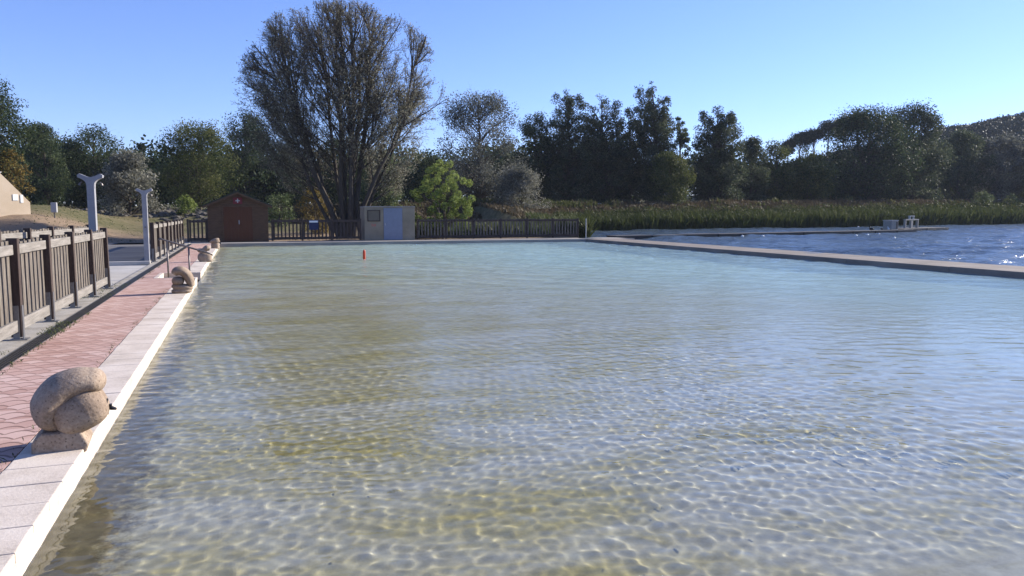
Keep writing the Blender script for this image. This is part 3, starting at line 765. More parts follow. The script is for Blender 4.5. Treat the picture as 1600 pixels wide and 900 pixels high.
# third: two knuckles
s3 = empty('stone_fountain', (-1.10, 26.2, 0), R(2), 'carved stone fountain with two rounded knobs on top, just beyond the pool steps', 'sculpture', GS)
mb = MB(); ell(mb, (0, 0, .14), (.215, .18, .16), sup=2.6); ell(mb, (.03, 0, .04), (.2, .17, .06), sup=3); fuse('body', mb, s3, M['sculpt'], .012, 3)
mb = MB(); otube(mb, [(-.13, 0, .27), (-.02, 0, .36), (.08, 0, .425), (.165, 0, .39)], [.05, .08, .095, .06], [.12, .15, .16, .11], 20); fuse('large_knob', mb, s3, M['sculpt'], .012, 3)
mb = MB(); ell(mb, (-.14, -.03, .355), (.075, .10, .07)); fuse('small_knob', mb, s3, M['sculpt'], .012, 3)
mb = MB(); mb.tube([(.19, 0, .2), (.235, 0, .195)], .03, 14); mb.build('spout', M['black'], s3)
# fourth
s4 = empty('stone_fountain', (-1.07, 35.9, 0), R(3), 'farthest carved stone fountain, barrel-shaped with a twisted crease, near the brown hut', 'sculpture', GS)
mb = MB(); ell(mb, (0, 0, .12), (.17, .16, .14), sup=2.6); ell(mb, (0, 0, .02), (.17, .15, .05), sup=3); fuse('body', mb, s4, M['sculpt'], .012, 3)
mb = MB(); ell(mb, (-.02, 0, .33), (.215, .17, .085), (0, R(-22), 0), sup=2.3); ell(mb, (.03, 0, .25), (.19, .17, .075), (0, R(-22), 0), sup=2.3); fuse('twisted_head', mb, s4, M['sculpt'], .012, 2)
mb = MB(); mb.tube([(.17, 0, .24), (.225, 0, .22), (.235, 0, .17)], .025, 12); mb.build('spout', M['black'], s4)

# ---------------- red buoy in the pool
by = empty('marker_buoy', (4.25, 28.4, WL), 0, 'upright red marker buoy floating in the pool', 'buoy')
mb = MB(); mb.tube([(0, 0, -.10), (0, 0, -.02), (0, 0, .27), (0.004, 0, .31), (.004, 0, .34), (0.004, 0, .355)], [.03, .05, .05, .042, .028, .012], 16); mb.build('float', M['buoy'], by, smooth=True)
mb = MB(); mb.tube([(0, 0, -.5), (0, 0, -.1)], .008, 6); mb.build('mooring_line', M['black'], by)

# ---------------- pontoons on the lake
def pontoon(a, b, wd, th, label, z=.10):
    a, b = Vector(a), Vector(b); d = b - a; L = d.length; r = empty('pontoon', (a.x, a.y, 0), math.atan2(d.y, d.x), label, 'pontoon')
    n = max(1, int(L / 3)); mb = MB(); md = MB()
    for k in range(n):
        x0, x1 = L * k / n + .03, L * (k + 1) / n - .03; dz = random.uniform(-.015, .015)
        mb.box(x0, x1, -wd / 2, wd / 2, z - .06 + dz, z + dz); md.box(x0 + .05, x1 - .05, -wd / 2 + .05, wd / 2 - .05, z - th, z - .062 + dz)
    mb.build('deck', M['pontoon'], r); md.build('float', M['black'], r)
    return r
pontoon((22.35, 44.35), (55.5, 52.0), 1.1, .38, 'long dark low floating pontoon stretching from the quay corner out onto the lake', .07)
pontoon((55.9, 54.6), (64.3, 57.2), 2.2, .42, 'wider floating platform at the outer end of the long pontoon', .10)
cb = empty('equipment_cabinet', (53.4, 52.3, .02), R(12), 'beige cabinet with a dark opening standing on the far end of the long pontoon', 'cabinet')
mb = MB(); mb.box(-.5, .45, -.4, .4, 0, .82); mb.build('body', M['cabinet'], cb, bevel=.02); mb = MB(); mb.box(-.54, .5, -.44, .44, .822, .87); mb.build('lid', M['grey_pl'], cb)
mb = MB(); mb.box(.12, .38, -.415, -.402, .12, .72); mb.build('door', M['black'], cb)
fr = empty('mooring_frame', (59.3, 55.7, .10), R(17), 'pale metal frame with cross-bars and a raised hoop on the wider floating platform', 'frame')
for x in (-1.15, 0, 1.15):
    mb = MB(); mb.box(x - .07 - (.1 if x == 0 else 0), x + .07 + (.1 if x == 0 else 0), -.1, .1, 0, .72); mb.build('post', M['cabinet'], fr)
mb = MB(); mb.box(-1.24, 1.24, -.11, .11, .721, .84); mb.build('crossbar', M['cabinet'], fr)
mb = MB(); mb.box(-.4, -.3, -.08, .08, .841, 1.08); mb.box(.3, .4, -.08, .08, .841, 1.08); mb.box(-.45, .45, -.1, .1, 1.081, 1.15); mb.build('hoop', M['grey_pl'], fr)
for i, (px, d, lab) in enumerate(((1363, 73.0, 'dark water bird resting on the long pontoon beside the beige cabinet'), (1391, 74.3, 'white water bird at the foot of the beige cabinet on the pontoon'))):
    p = place(px, d); bd = MB(); ell(bd, (0, 0, .12), (.2, .10, .11)); ell(bd, (.17, 0, .27), (.07, .05, .055)); otube(bd, [(.12, 0, .15), (.15, 0, .27)], [.045, .03], [.045, .03], 10)
    o = fuse('water_bird', bd, None, M['black'] if i == 0 else M['white'], .02, 2); o.location = (p.x, p.y, .02); o.rotation_euler = (0, 0, 2.0 + i); tag(o, lab, 'bird')
random.seed(77)
fl = None
for i, (px, py) in enumerate(((1082, 373), (1193, 370), (1339, 369), (1357, 368), (1375, 367), (1342, 355), (1161, 370), (1399, 373))):
    dist = 1.71 / ((py - 332) / 1205.8) / math.cos(math.atan((px - 800) / 1205.8)); p = place(px, dist, WL)
    if fl is None:
        mb = MB(); ell(mb, (0, 0, .03), (.11, .10, .09)); mb.tube([(0, 0, .10), (0, 0, .14)], .02, 8); fl = mb.build('float_buoy', M['white'], smooth=True); o = fl
    else: o = fl.copy(); COL.objects.link(o)
    o.location = p; tag(o, 'small white float bobbing on the choppy lake water near the long pontoon', 'float', 'white floats by the long pontoon')

# ---------------- left side: house gable, post, wall
p = place(45, 52, 0)
hs = empty('low_house', (p.x, p.y, 1.6), R(40), 'low peach building with a long sloping wall at the left edge of the picture', 'building')
mb = MB(); mb.prism([(-9, -1.2), (0, -1.2), (0, .52), (-1.5, 2.12), (-9, 2.12)], 'y', -.2, .2); mb.build('wall', M['house'], hs)
mb = MB(); mb.prism([(-9.02, 2.122), (-1.46, 2.122), (-1.40, 2.19), (-9.02, 2.19)], 'y', -.24, .24); mb.build('wall_cap', M['concrete'], hs)
mb = MB(); mb.box(-9, -3.5, .21, 6, -1.2, 1.8); mb.build('annexe', M['house'], hs)
for x, z, a, b in ((-.92, .62, .28, .34), (-.52, .50, .15, .44)):
    mb = MB(); mb.box(x, x + a, -.23, -.202, z, z + b); mb.build('notice', M['white'], hs)
p = place(85, 52, 0); bz = float(terrain(p.x, p.y))
bp = empty('waste_bin', (p.x, p.y, bz), 0, 'small pale waste bin on a post on the lawn left of the shower posts', 'bin')
mb = MB(); mb.tube([(0, 0, -.1), (0, 0, .4)], .04, 8); mb.build('post', M['rail_steel'], bp)
mb = MB(); mb.box(-.15, .15, -.15, .15, .3, .88); mb.build('body', M['grey_pl'], bp, bevel=.03)
p = place(1018, 84, 0); bz = float(terrain(p.x, p.y)); 
lp = empty('path_lamp', (p.x, p.y, bz), 0, 'small pale cone-topped lamp beside the path on the far bank', 'lamp')
mb = MB(); mb.tube([(0, 0, -.2), (0, 0, .75)], .05, 8); mb.build('post', M['grey_pl'], lp); mb = MB(); mb.tube([(0, 0, .75), (0, 0, .95)], [.1, .3], 12); mb.build('lamp_shade', M['cabinet'], lp)

# pale path along the embankment crest
def strip(name, pts_fn, xs_, w0, w1, dz, mat):
    V = []; 
    for x in xs_:
        y0 = float(emb_y(x))
        for t in (w0, w1): V.append((x, y0 + t, 0))
    V = np.array(V); V[:, 2] = emb_z(V[:, 0]) + dz
    n = len(xs_); F = np.array([[2 * i, 2 * i + 2, 2 * i + 3, 2 * i + 1] for i in range(n - 1)])
    return np_mesh(name, V, F, mat)
tag(strip('gravel_path', None, np.arange(-60, 200, 2.0), -1.0, 2.6, .06, M['concrete']), kind='structure')
mb = MB()
for k in range(66):
    xa, xb = 6 + 2.5 * k, 8.49 + 2.5 * k; ya, yb = float(emb_y(xa)), float(emb_y(xb)); a = math.atan2(yb - ya, xb - xa); L = math.hypot(xb - xa, yb - ya)
    mb.box(0, L, 0, .35, -.5, .16 + random.uniform(-.03, .03), 0, Matrix.Translation((xa, ya - 1.5, float(emb_z(xa)))) @ Matrix.Rotation(a, 4, 'Z'))
tag(mb.build('path_kerb', M['concrete'], bevel=.02), kind='structure')
mb = MB()
for k in range(36):
    x0 = -46 + 1.42 * k
    if x0 > 3.5: break
    y0 = float(emb_y(x0)) - 1.0; z0 = float(emb_z(x0)); mb.box(x0, x0 + 1.4, y0, y0 + .3, z0 - .6, z0 + .05 + random.uniform(-.02, .02))
tag(mb.build('stone_wall', M['rock'], bevel=.03), 'low pale-topped stone retaining wall running behind the lawn on the left', 'wall')
random.seed(5); mb = MB()
bmr = bmesh.new()
for k in range(420):
    x = random.uniform(-30, 3); E_ = float(emb_y(x)); y = E_ - random.uniform(.6, 5.2); z = float(terrain(x, y)); s = random.uniform(.12, .42)
    r = bmesh.ops.create_icosphere(bmr, subdivisions=1, radius=s)
    rot = Matrix.Rotation(random.uniform(0, 6), 3, 'Z')
    for v in r['verts']: v.co = rot @ Vector((v.co.x * random.uniform(.8, 1.5), v.co.y, v.co.z * random.uniform(.5, .8))) + Vector((x, y, z))
me = bpy.data.meshes.new('rubble'); bmr.to_mesh(me); bmr.free(); me.materials.append(M['rock']); o = bpy.data.objects.new('rubble', me); COL.objects.link(o)
tag(o, 'dark rubble of stones on the slope below the stone wall', 'rubble', kind='stuff')

# ================================================================ vegetation
def leaf_cards(P, size, rng, aspect=.55, flow=None, flow_k=0.0, up=0.0):
    """rhombic leaf cards at points P"""
    n = len(P); a = rng.normal(size=(n, 3))
    if flow is not None: a = a * (1 - flow_k) + np.asarray(flow)[None, :] * flow_k * 1.5
    a /= np.linalg.norm(a, axis=1)[:, None] + 1e-9
    b = rng.normal(size=(n, 3)); b -= a * (a * b).sum(1)[:, None]; b /= np.linalg.norm(b, axis=1)[:, None] + 1e-9
    s = (size * rng.uniform(.6, 1.4, n))[:, None] if np.isscalar(size) else (size * rng.uniform(.7, 1.3, n))[:, None]
    V = np.stack([P - a * s * .5, P + b * s * aspect * .5, P + a * s * .5, P - b * s * aspect * .5], 1).reshape(-1, 3)
    return V, np.arange(4 * n).reshape(-1, 4)

def np_tubes(segs, n=3):
    """segs: list of (p0, p1, r0, r1) -> one vertex/face array"""
    A = np.array([s[0] for s in segs], float); B = np.array([s[1] for s in segs], float)
    r0 = np.array([s[2] for s in segs])[:, None]; r1 = np.array([s[3] for s in segs])[:, None]
    d = B - A; d /= np.linalg.norm(d, axis=1)[:, None] + 1e-9
    ref = np.where(np.abs(d[:, 2:3]) > .9, np.array([[1., 0, 0]]), np.array([[0, 0, 1.]])); u = np.cross(d, ref); u /= np.linalg.norm(u, axis=1)[:, None]; v = np.cross(d, u)
    V = []
    for base, r in ((A, r0), (B, r1)):
        for k in range(n):
            th = 2 * math.pi * k / n; V.append(base + (u * math.cos(th) + v * math.sin(th)) * r)
    V = np.stack(V, 1); m = len(segs); o = (np.arange(m) * 2 * n)[:, None]
    F = np.concatenate([o + np.array([[k, (k + 1) % n, n + (k + 1) % n, n + k]]) for k in range(n)])
    return V.reshape(-1, 3), F

def env_radius(kind, t):
    if kind == 'round': return math.sqrt(max(0, 1 - (2 * t - 1) ** 2)) ** .8
    if kind == 'poplar': return (1 - t ** 2.2) ** .75 * (.35 + .65 * min(1, t * 4.0)) 
    if kind == 'spread': return (math.sin(math.pi * min(1, t * .82 + .12))) ** .7
    if kind == 'bush': return math.sqrt(max(0, 1 - t ** 2)) ** .8
    if kind == 'umbrella': return 1.0 if t > .15 else t / .15
    if kind == 'spike': return 1 - t
    return 1

def tree(name, label, px, dist, top, halfw, kind, mat, seed, base_t=.12, leaf=None, n=9000, clumps=70, lean=0.0, group=None, gz=None, cat='tree', open_=0.0, clump_r=None, x_off=0.0, blob=None):
    """a trunk with limbs reaching every leaf clump; crown of leaf cards"""
    rng = np.random.RandomState(seed); p = place(px, dist)
    z0 = float(terrain(p.x, p.y)) if gz is None else gz
    Hh = zat(top, dist, px) - z0; Rr = halfw * mpp(dist, px) / math.cos(math.atan((px - 800) / 1205.8)) 
    root = empty(name, (p.x, p.y, z0), 0, label, cat, group)
    leaf = (leaf or max(.16, dist * .0023)) * .85; n = int(n * 1.5)
    zb = base_t * Hh; C_ = []
    cr = clump_r or .20 * Rr + .22
    tries = 0
    # several leaders give an uneven top
    spires = [(0., 0., 1.0, .55)] + [(math.cos(a) * .5, math.sin(a) * .5, rng.uniform(.74, .98), .48) for a in np.linspace(0, 2 * math.pi, 8)[:7] + rng.uniform(0, 1)]
    while kind == 'poplar' and len(C_) < clumps:
        sx, sy, sh_, sr = spires[rng.randint(len(spires))]; t = rng.uniform(0, 1) ** .9; th = rng.uniform(0, 2 * math.pi); q = rng.uniform(.1, 1) ** .5
        rr = sr * max(.02, (1 - t ** 3.4)) ** .9 * (.72 + .28 * min(1, t * 3)); zz = zb + t * (Hh * sh_ - zb - cr * .3)
        C_.append(((sx + math.cos(th) * q * rr) * Rr - lean * (zz / Hh) ** 2 * Hh, (sy + math.sin(th) * q * rr) * Rr, zz, cr * .86 * rng.uniform(.7, 1.2) * (1 - .45 * t ** 3)))
    L = [(rng.uniform(-.6, .6), rng.uniform(-.5, .5), rng.uniform(.72, 1.0)) for _ in range(5)] + [(rng.uniform(-.15, .15), 0, 1.0)]
    while len(C_) < clumps and tries < clumps * 40:
        tries += 1
        t = rng.uniform(0, 1) ** .85; th = rng.uniform(0, 2 * math.pi); q = rng.uniform(.15, 1) ** .5
        rr = env_radius(kind, t) * (.8 + .35 * vnoise(np.array([th * 1.3 + seed]), np.array([t * 4.0]), seed)[0])
        x, y = math.cos(th) * q * rr, math.sin(th) * q * rr
        if kind in ('round', 'spread') and t > .62:
            ok = min(math.hypot(x - l[0] * rr, y - l[1] * rr) + max(0, t - l[2]) * 4 for l in L)
            if ok > .62: continue
        zz = zb + t * (Hh - zb - cr * .5)
        if kind == 'umbrella': zz = Hh * (.66 + .32 * math.sqrt(max(0, 1 - .8 * (x * x + y * y))) * (.75 + .25 * t)) - cr * .5
        C_.append((x * max(Rr - cr * .7, .2) - lean * (zz / Hh) ** 2 * Hh, y * max(Rr - cr * .7, .2), zz, cr * rng.uniform(.65, 1.25)))
    C_ = np.array(C_)
    # trunk and limbs
    segs = []; tr = Hh * .016 + .06; tp = [np.array([0, 0, -.3])]
    nseg = 7; topz = Hh * (.9 if kind not in ('bush',) else .6)
    for k in range(1, nseg + 1): z = topz * k / nseg; tp.append(np.array([-lean * (z / Hh) ** 2 * Hh + rng.normal(0, .02 * Rr), rng.normal(0, .02 * Rr), z]))
    for k in range(nseg): segs.append((tp[k], tp[k + 1], tr * (1 - k / nseg * .85), tr * (1 - (k + 1) / nseg * .85)))
    for c in C_:
        zs = max(zb * .6, c[2] - math.hypot(c[0], c[1]) * rng.uniform(.6, 1.1)) if kind != 'umbrella' else Hh * rng.uniform(.5, .75)
        zs = min(zs, topz * .95); k = min(nseg - 1, int(zs / topz * nseg)); f = zs / topz * nseg - k
        s0 = tp[k] * (1 - f) + tp[k + 1] * f; e = c[:3]; mid = (s0 + e) / 2 + np.array([0, 0, .08 * np.linalg.norm(e - s0)]) + rng.normal(0, .05, 3)
        r = tr * .28 * (1 - zs / Hh * .6); segs.append((s0, mid, r, r * .6)); segs.append((mid, e, r * .6, r * .2))
        for _ in range(3):
            q = e + rng.normal(0, c[3] * .55, 3); segs.append((mid * .4 + e * .6, q, r * .25, r * .1))
    V, F = np_tubes(segs, 5); np_mesh('trunk', V, F, M['bark'], root)
    # leaves
    per = rng.multinomial(n, (C_[:, 3] ** 2) / (C_[:, 3] ** 2).sum()); P = []; shade = []
    for c, m in zip(C_, per):
        d = rng.normal(size=(m, 3)); d /= np.linalg.norm(d, axis=1)[:, None]
        rad = c[3] * rng.uniform(.15, 1.0, m) ** .5
        if blob: rad = c[3] * (.75 + .25 * rng.uniform(0, 1, m))
        q = c[:3] + d * rad[:, None] * np.array([1, 1, .8 if kind != 'umbrella' else .7])
        # little tufts so the outline is ragged
        tf = rng.randint(0, 7, m); off = rng.normal(0, c[3] * .22, (7, 3)); q += off[tf] * (0 if blob else 1)
        P.append(q); shade.append(np.full(m, rng.uniform(.15, .85)))
    P = np.concatenate(P); sh = np.concatenate(shade)
    keep = P[:, 2] > .05; P = P[keep]; sh = sh[keep]
    V, F = leaf_cards(P, leaf, rng, .6, (-.8, .1, .35), .35 if lean else .1)
    rn = np.clip(sh + rng.normal(0, .2, len(P)), 0, 1)
    np_mesh('crown', V, F, mat, root, rnd=rn)
    return root

GB = 'trees on the far bank of the lake'
GL = 'trees behind the lawn on the left'
T = tree
# left group
T('broadleaf_tree', 'tall dark leafy tree with orange autumn patches at the left edge, behind the peach building', -12, 64, 128, 62, 'round', M['dark_leaf'], 1, .05, n=17000, clumps=110, group=GL)
T('broadleaf_tree', 'narrow dark tree between the edge tree and the wider dark tree on the left', 74, 76, 192, 34, 'round', M['dark_leaf'], 2, .03, n=10000, clumps=80, group=GL)
T('broadleaf_tree', 'wide dark round tree behind the taller grey shower post', 151, 80, 196, 54, 'round', M['dark_leaf'], 3, .03, n=15000, clumps=110, group=GL)
T('silvery_tree', 'low silvery grey tree just left of the farther shower post', 203, 66, 238, 44, 'bush', M['silver_leaf'], 4, .03, n=9000, clumps=70, group=GL, leaf=.2)
T('conifer', 'thin dark conifer tip poking up behind the silvery tree', 226, 95, 224, 9, 'spike', M['pine_leaf'], 5, .1, n=1400, clumps=26, group=GL)
T('conifer', 'small dark conifer tip right of the thin one, behind the silvery tree', 243, 95, 243, 9, 'spike', M['pine_leaf'], 55, .1, n=1200, clumps=22, group=GL)
T('autumn_shrub', 'orange-tinged shrub on the left tree edge beside the stone wall', 22, 62, 232, 26, 'bush', M['autumn_leaf'], 6, .0, n=2600, clumps=26, cat='shrub')
T('broadleaf_tree', 'bushy olive-green tree rising behind the brown hut', 312, 73, 194, 62, 'round', M['olive_leaf'], 7, .10, n=16000, clumps=110, group=GL)
T('broadleaf_tree', 'dark green tree half hidden by the left side of the great willow', 385, 84, 176, 48, 'round', M['dark_leaf'], 8, .03, n=13000, clumps=90, group=GL)
T('broadleaf_tree', 'dark tree seen through the lower left crown of the great willow', 452, 86, 228, 50, 'round', M['dark_leaf'], 9, .03, n=10000, clumps=80, group=GL)
T('broadleaf_tree', 'pale leafy poplar glinting behind the beige shed', 600, 66, 236, 40, 'bush', M['light_leaf'], 10, .0, n=9000, clumps=70, leaf=.18, group=GL)
T('broadleaf_tree', 'dark tree behind the great willow stems', 540, 88, 215, 55, 'round', M['dark_leaf'], 11, .02, n=10000, clumps=80, group=GL)
T('shrub', 'small yellow-green shrub left of the brown hut behind the fence', 290, 66, 302, 18, 'bush', M['lime_leaf'], 12, .0, n=900, clumps=16, cat='shrub')
T('shrub', 'russet-green shrub between the brown hut and the willow trunk', 492, 52, 296, 36, 'bush', M['autumn_leaf'], 13, .0, n=3000, clumps=34, cat='shrub', leaf=.12)
T('shrub', 'pale green shrub just right of the brown hut roof', 436, 58, 292, 26, 'bush', M['light_leaf'], 14, .0, n=1800, clumps=24, cat='shrub', leaf=.14)
# middle
T('grey_willow', 'open-branched grey-green tree between the great willow and the dark poplars', 748, 76, 148, 86, 'spread', M['grey_leaf'], 20, .10, n=15000, clumps=150, leaf=.18, group=GB, clump_r=1.0)
T('shrub', 'big dusky grey shrub at the foot of the open-branched grey tree', 812, 72, 262, 50, 'bush', M['silver_leaf'], 21, .0, n=9000, clumps=70, cat='shrub', leaf=.17)
T('broadleaf_tree', 'dark tree directly behind the lime-green tree', 668, 80, 240, 48, 'round', M['dark_leaf'], 22, .02, n=10000, clumps=80, group=GB)
T('poplar', 'dark bushy tree at the left end of the poplar row', 838, 92, 178, 40, 'round', M['dark_leaf'], 23, .02, n=11000, clumps=90, lean=.03, group=GB)
T('poplar', 'broad tall dark poplar, second in the row from its left end', 890, 92, 143, 46, 'poplar', M['poplar_leaf'], 24, .02, n=24000, clumps=290, lean=.05, group=GB)
T('poplar', 'broad dark poplar just left of the tallest pointed poplar', 944, 94, 140, 48, 'poplar', M['poplar_leaf'], 25, .02, n=24000, clumps=290, lean=.05, group=GB)
T('poplar', 'dark poplar filling the gap left of the tallest pointed poplar, slightly lower', 984, 97, 166, 32, 'poplar', M['poplar_leaf'], 43, .02, n=14000, clumps=140, lean=.04, group=GB)
T('poplar', 'tallest dark poplar with a wind-swept pointed top', 1024, 95, 128, 42, 'poplar', M['poplar_leaf'], 26, .02, n=24000, clumps=290, lean=.06, group=GB)
T('poplar', 'slender paler poplar close behind the tallest one on its right', 1062, 100, 178, 20, 'poplar', M['light_leaf'], 27, .05, n=6000, clumps=50, lean=.03, group=GB, leaf=.22)
T('sapling', 'light green low tree in front of the tallest poplar', 1046, 90, 240, 42, 'round', M['olive_leaf'], 28, .0, n=9500, clumps=80, group=GB, leaf=.2)
T('poplar', 'dark poplar with ragged leaning tips standing apart right of the tallest', 1122, 100, 163, 42, 'poplar', M['poplar_leaf'], 29, .02, n=24000, clumps=290, lean=.05, group=GB)
T('broadleaf_tree', 'small dark tree against the right side of the ragged-tipped poplar', 1172, 106, 218, 30, 'round', M['poplar_leaf'], 30, .02, n=8000, clumps=60, group=GB)
T('broadleaf_tree', 'low rounded green tree in the dip of the skyline', 1212, 112, 224, 36, 'round', M['olive_leaf'], 31, .02, n=9000, clumps=70, group=GB)
T('broadleaf_tree', 'low olive tree left of the great dark oak-like tree', 1262, 114, 240, 40, 'round', M['olive_leaf'], 32, .02, n=9000, clumps=70, group=GB)
T('big_dark_tree', 'huge broad dark tree with a jagged top on the right bank', 1352, 128, 172, 74, 'spread', M['dark_leaf'], 33, .0, n=22000, clumps=190, lean=.03, group=GB)
T('big_dark_tree', 'right half of the jagged dark clump, its tips leaning left', 1424, 138, 166, 56, 'spread', M['poplar_leaf'], 34, .0, n=19000, clumps=150, lean=.03, group=GB)
T('broadleaf_tree', 'shorter dark tree just right of the jagged dark clump', 1496, 154, 206, 44, 'round', M['poplar_leaf'], 35, .0, n=12000, clumps=90, group=GB)
T('broadleaf_tree', 'greyish tree near the right edge of the picture', 1556, 160, 214, 44, 'round', M['grey_leaf'], 36, .0, n=10000, clumps=80, group=GB)
T('broadleaf_tree', 'olive tree cut by the right edge of the picture', 1614, 164, 226, 40, 'round', M['olive_leaf'], 37, .0, n=9000, clumps=70, group=GB)
T('shrub', 'bright green shrub on the right bank crest above the reeds', 1536, 143, 298, 15, 'bush', M['light_leaf'], 38, .0, n=1500, clumps=18, cat='shrub', leaf=.22)
T('shrub', 'small bright shrub right of the bigger bright one, at the right bank crest', 1578, 150, 302, 10, 'bush', M['light_leaf'], 39, .0, n=900, clumps=12, cat='shrub', leaf=.22)

# umbrella pines on the hill shoulder
GP = 'umbrella pines on the ridge'
for i, (px, tp_, hwid, lab) in enumerate(((1246, 204, 17, 'leftmost small umbrella pine on the skyline'), (1268, 199, 15, 'umbrella pine second from the left on the skyline'), (1290, 188, 16, 'umbrella pine halfway up the skyline slope'),
                                   (1313, 180, 16, 'umbrella pine just left of the jagged dark clump'), (1334, 175, 16, 'umbrella pine touching the jagged dark clump'), (1228, 218, 9, 'very small pine below the leftmost umbrella pine'))):
    d = 190; gz = None
    T('umbrella_pine', lab, px, d, tp_, hwid, 'umbrella', M['pine_leaf'], 60 + i, .5, n=2600, clumps=26, group=GP, leaf=.42, gz=gz, clump_r=1.2)

# yellow-green pollard
def ball_tree():
    rng = np.random.RandomState(4); px, d = 692, 47.5; p = place(px, d); z0 = float(terrain(p.x, p.y))
    root = empty('lime_green_tree', (p.x, p.y, z0), 0, 'bright lime-green small tree with ball-like leaf tufts right of the beige shed', 'tree')
    Hh = zat(248, d, px) - z0; C_ = []
    while len(C_) < 82:
        x, y, z = rng.uniform(-1.9, 1.9), rng.uniform(-1.6, 1.6), rng.uniform(.9, Hh - .2)
        t = (z - .8) / (Hh - .8); rr = 2.05 * math.sin(math.pi * min(1, (t * .74 + .24))) ** .8
        if math.hypot(x, y) > rr or math.hypot(x, y) < rr * .35: continue
        if any(math.dist((x, y, z), c) < .34 for c in C_): continue
        C_.append((x, y, z))
    segs = [((0, 0, -.2), (.05, 0, .9), .10, .08)]
    stems = [np.array([.05 + a, b, 2.2]) for a, b in ((-.5, .2), (.5, .1), (0, -.4), (.1, .5))]
    for s in stems: segs.append((np.array([.05, 0, .9]), s, .06, .035))
    P = []; sh = []
    for c in C_:
        c = np.array(c); s = min(stems, key=lambda q: np.linalg.norm(q - c)) if c[2] > 2 else np.array([.05, 0, .8]); segs.append((s, c, .02, .008))
        m = 170; dd = rng.normal(size=(m, 3)); dd /= np.linalg.norm(dd, axis=1)[:, None]; P.append(c + dd * (.25 * rng.uniform(.6, 1, m))[:, None]); 
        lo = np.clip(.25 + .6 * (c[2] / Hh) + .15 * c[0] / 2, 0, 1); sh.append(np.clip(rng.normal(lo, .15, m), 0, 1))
    V, F = np_tubes(segs, 6); np_mesh('trunk', V, F, M['bark'], root)
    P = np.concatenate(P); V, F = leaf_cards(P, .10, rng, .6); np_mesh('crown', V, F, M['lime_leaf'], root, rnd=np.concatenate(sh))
ball_tree()

# the great willow
def willow():
    rng = np.random.RandomState(21); rl = np.random.RandomState(9); px, d = 541, 49.0; p = place(px, d); z0 = float(terrain(p.x, p.y))
    root = empty('great_willow', (p.x, p.y, z0), -YAW + R(14), 'great multi-stemmed half-bare willow towering behind the far fence', 'tree')
    segs = []; tw = []; leaves = []; lsh = []
    TOP = 13.7
    def env(x, y, z):       # crown limits in metres; x right
        r = math.hypot(x, y * 1.05); t = z / TOP
        lim = 6.7 * (math.sin(math.pi * min(1, max(0, .17 + t * .70)))) ** .55 if t < .9 else 5.0 * math.sqrt(max(0, (1.04 - t) / .14)) 
        return r < lim
    def grow(p, dr, L, r, lev):
        n = {0: 8, 1: 6, 2: 4, 3: 3}[lev]; pts = [p]; dd = dr.copy()
        for i in range(n):
            jit = {0: .07, 1: .10, 2: .14, 3: .16}[lev]
            dd = dd + rng.normal(0, jit, 3) + np.array([-.02, 0, {0: .05, 1: .10, 2: .10, 3: .02}[lev]]); dd /= np.linalg.norm(dd)
            q = pts[-1] + dd * L / n
            if (lev >= 1 or i > 3) and not env(q[0], q[1], q[2]): break
            pts.append(q)
        m = len(pts) - 1
        if m < 1: return
        for i in range(m):
            a = r * (1 - i / n * .8); b = r * (1 - (i + 1) / n * .8); (segs if lev < 2 else tw).append((pts[i], pts[i + 1], a, b))
        if lev == 3:
            top = pts[-1][2] / TOP
            k = rl.poisson(max(1.5, 9.5 - 9.3 * top))
            for _ in range(k):
                f = rl.uniform(.15, 1.05) * m; i = min(m - 1, int(f)); leaves.append(pts[i] * (1 - (f - i)) + pts[i + 1] * (f - i) + rl.normal(0, .13, 3)); lsh.append(rl.uniform(0, .75) + .25 * (pts[-1][0] > 1.5))  # random tone, plus the sunlit right side painted in as lighter leaf colour
            return
        nb = max(1, int(round({0: 17, 1: 11, 2: 9}[lev] * min(1, (m + .5) / n))))
        for k in range(nb):
            f = rng.uniform({0: .18, 1: .15, 2: .1}[lev], 1) * m; i = min(m - 1, int(f)); o = pts[i] * (1 - (f - i)) + pts[i + 1] * (f - i)
            ax = rng.normal(size=3); base = pts[i + 1] - pts[i]; base /= np.linalg.norm(base)
            side = ax - base * (ax @ base); side /= np.linalg.norm(side)
            out = np.array([o[0], o[1], 0]); out /= np.linalg.norm(out) + .5
            ang = rng.uniform(.4, .85); nd = base * math.cos(ang) + side * math.sin(ang) + out * .25; nd /= np.linalg.norm(nd)
            grow(o, nd, L * rng.uniform(.36, .6) * {0: .85, 1: .8, 2: .62}[lev] * (1.15 - .5 * f / m), r * {0: .30, 1: .38, 2: .45}[lev], lev + 1)
    angs = [(-.62, -.1), (-.36, .2), (-.17, -.2), (.02, .15), (.13, -.15), (.30, .1), (.56, -.05), (-.05, .45), (.8, .3), (-.85, .25), (.42, .32), (-.5, .34), (.2, -.32)]
    for i, (a, b) in enumerate(angs):
        bp_ = np.array([a * .9, b * .6, .25]); dr = np.array([a * .62, b * .55, 1.0]); dr /= np.linalg.norm(dr)
        L = {0: 12.0, 6: 11.6, 8: 9.5, 9: 9.5}.get(i, rng.uniform(12.8, 14.4)); grow(bp_, dr, L, rng.uniform(.13, .19), 0)
    for a, b in angs[:7]: segs.append((np.array([a * .3, b * .2, -.3]), np.array([a * .95, b * .65, .7]), .42, .25))
    print('willow', len(segs), len(tw), len(leaves))
    V, F = np_tubes(segs, 7); np_mesh('trunk', V, F, M['bark'], root, smooth=True)
    V, F = np_tubes([(a, b, max(c, .009), max(e, .007)) for a, b, c, e in tw], 3); np_mesh('twigs', V, F, M['twig'], root)
    V, F = leaf_cards(np.array(leaves), .135, rng, .32, (-.7, 0, .2), .25); np_mesh('crown', V, F, M['willow_leaf'], root, rnd=np.clip(np.array(lsh), 0, 1))
willow()

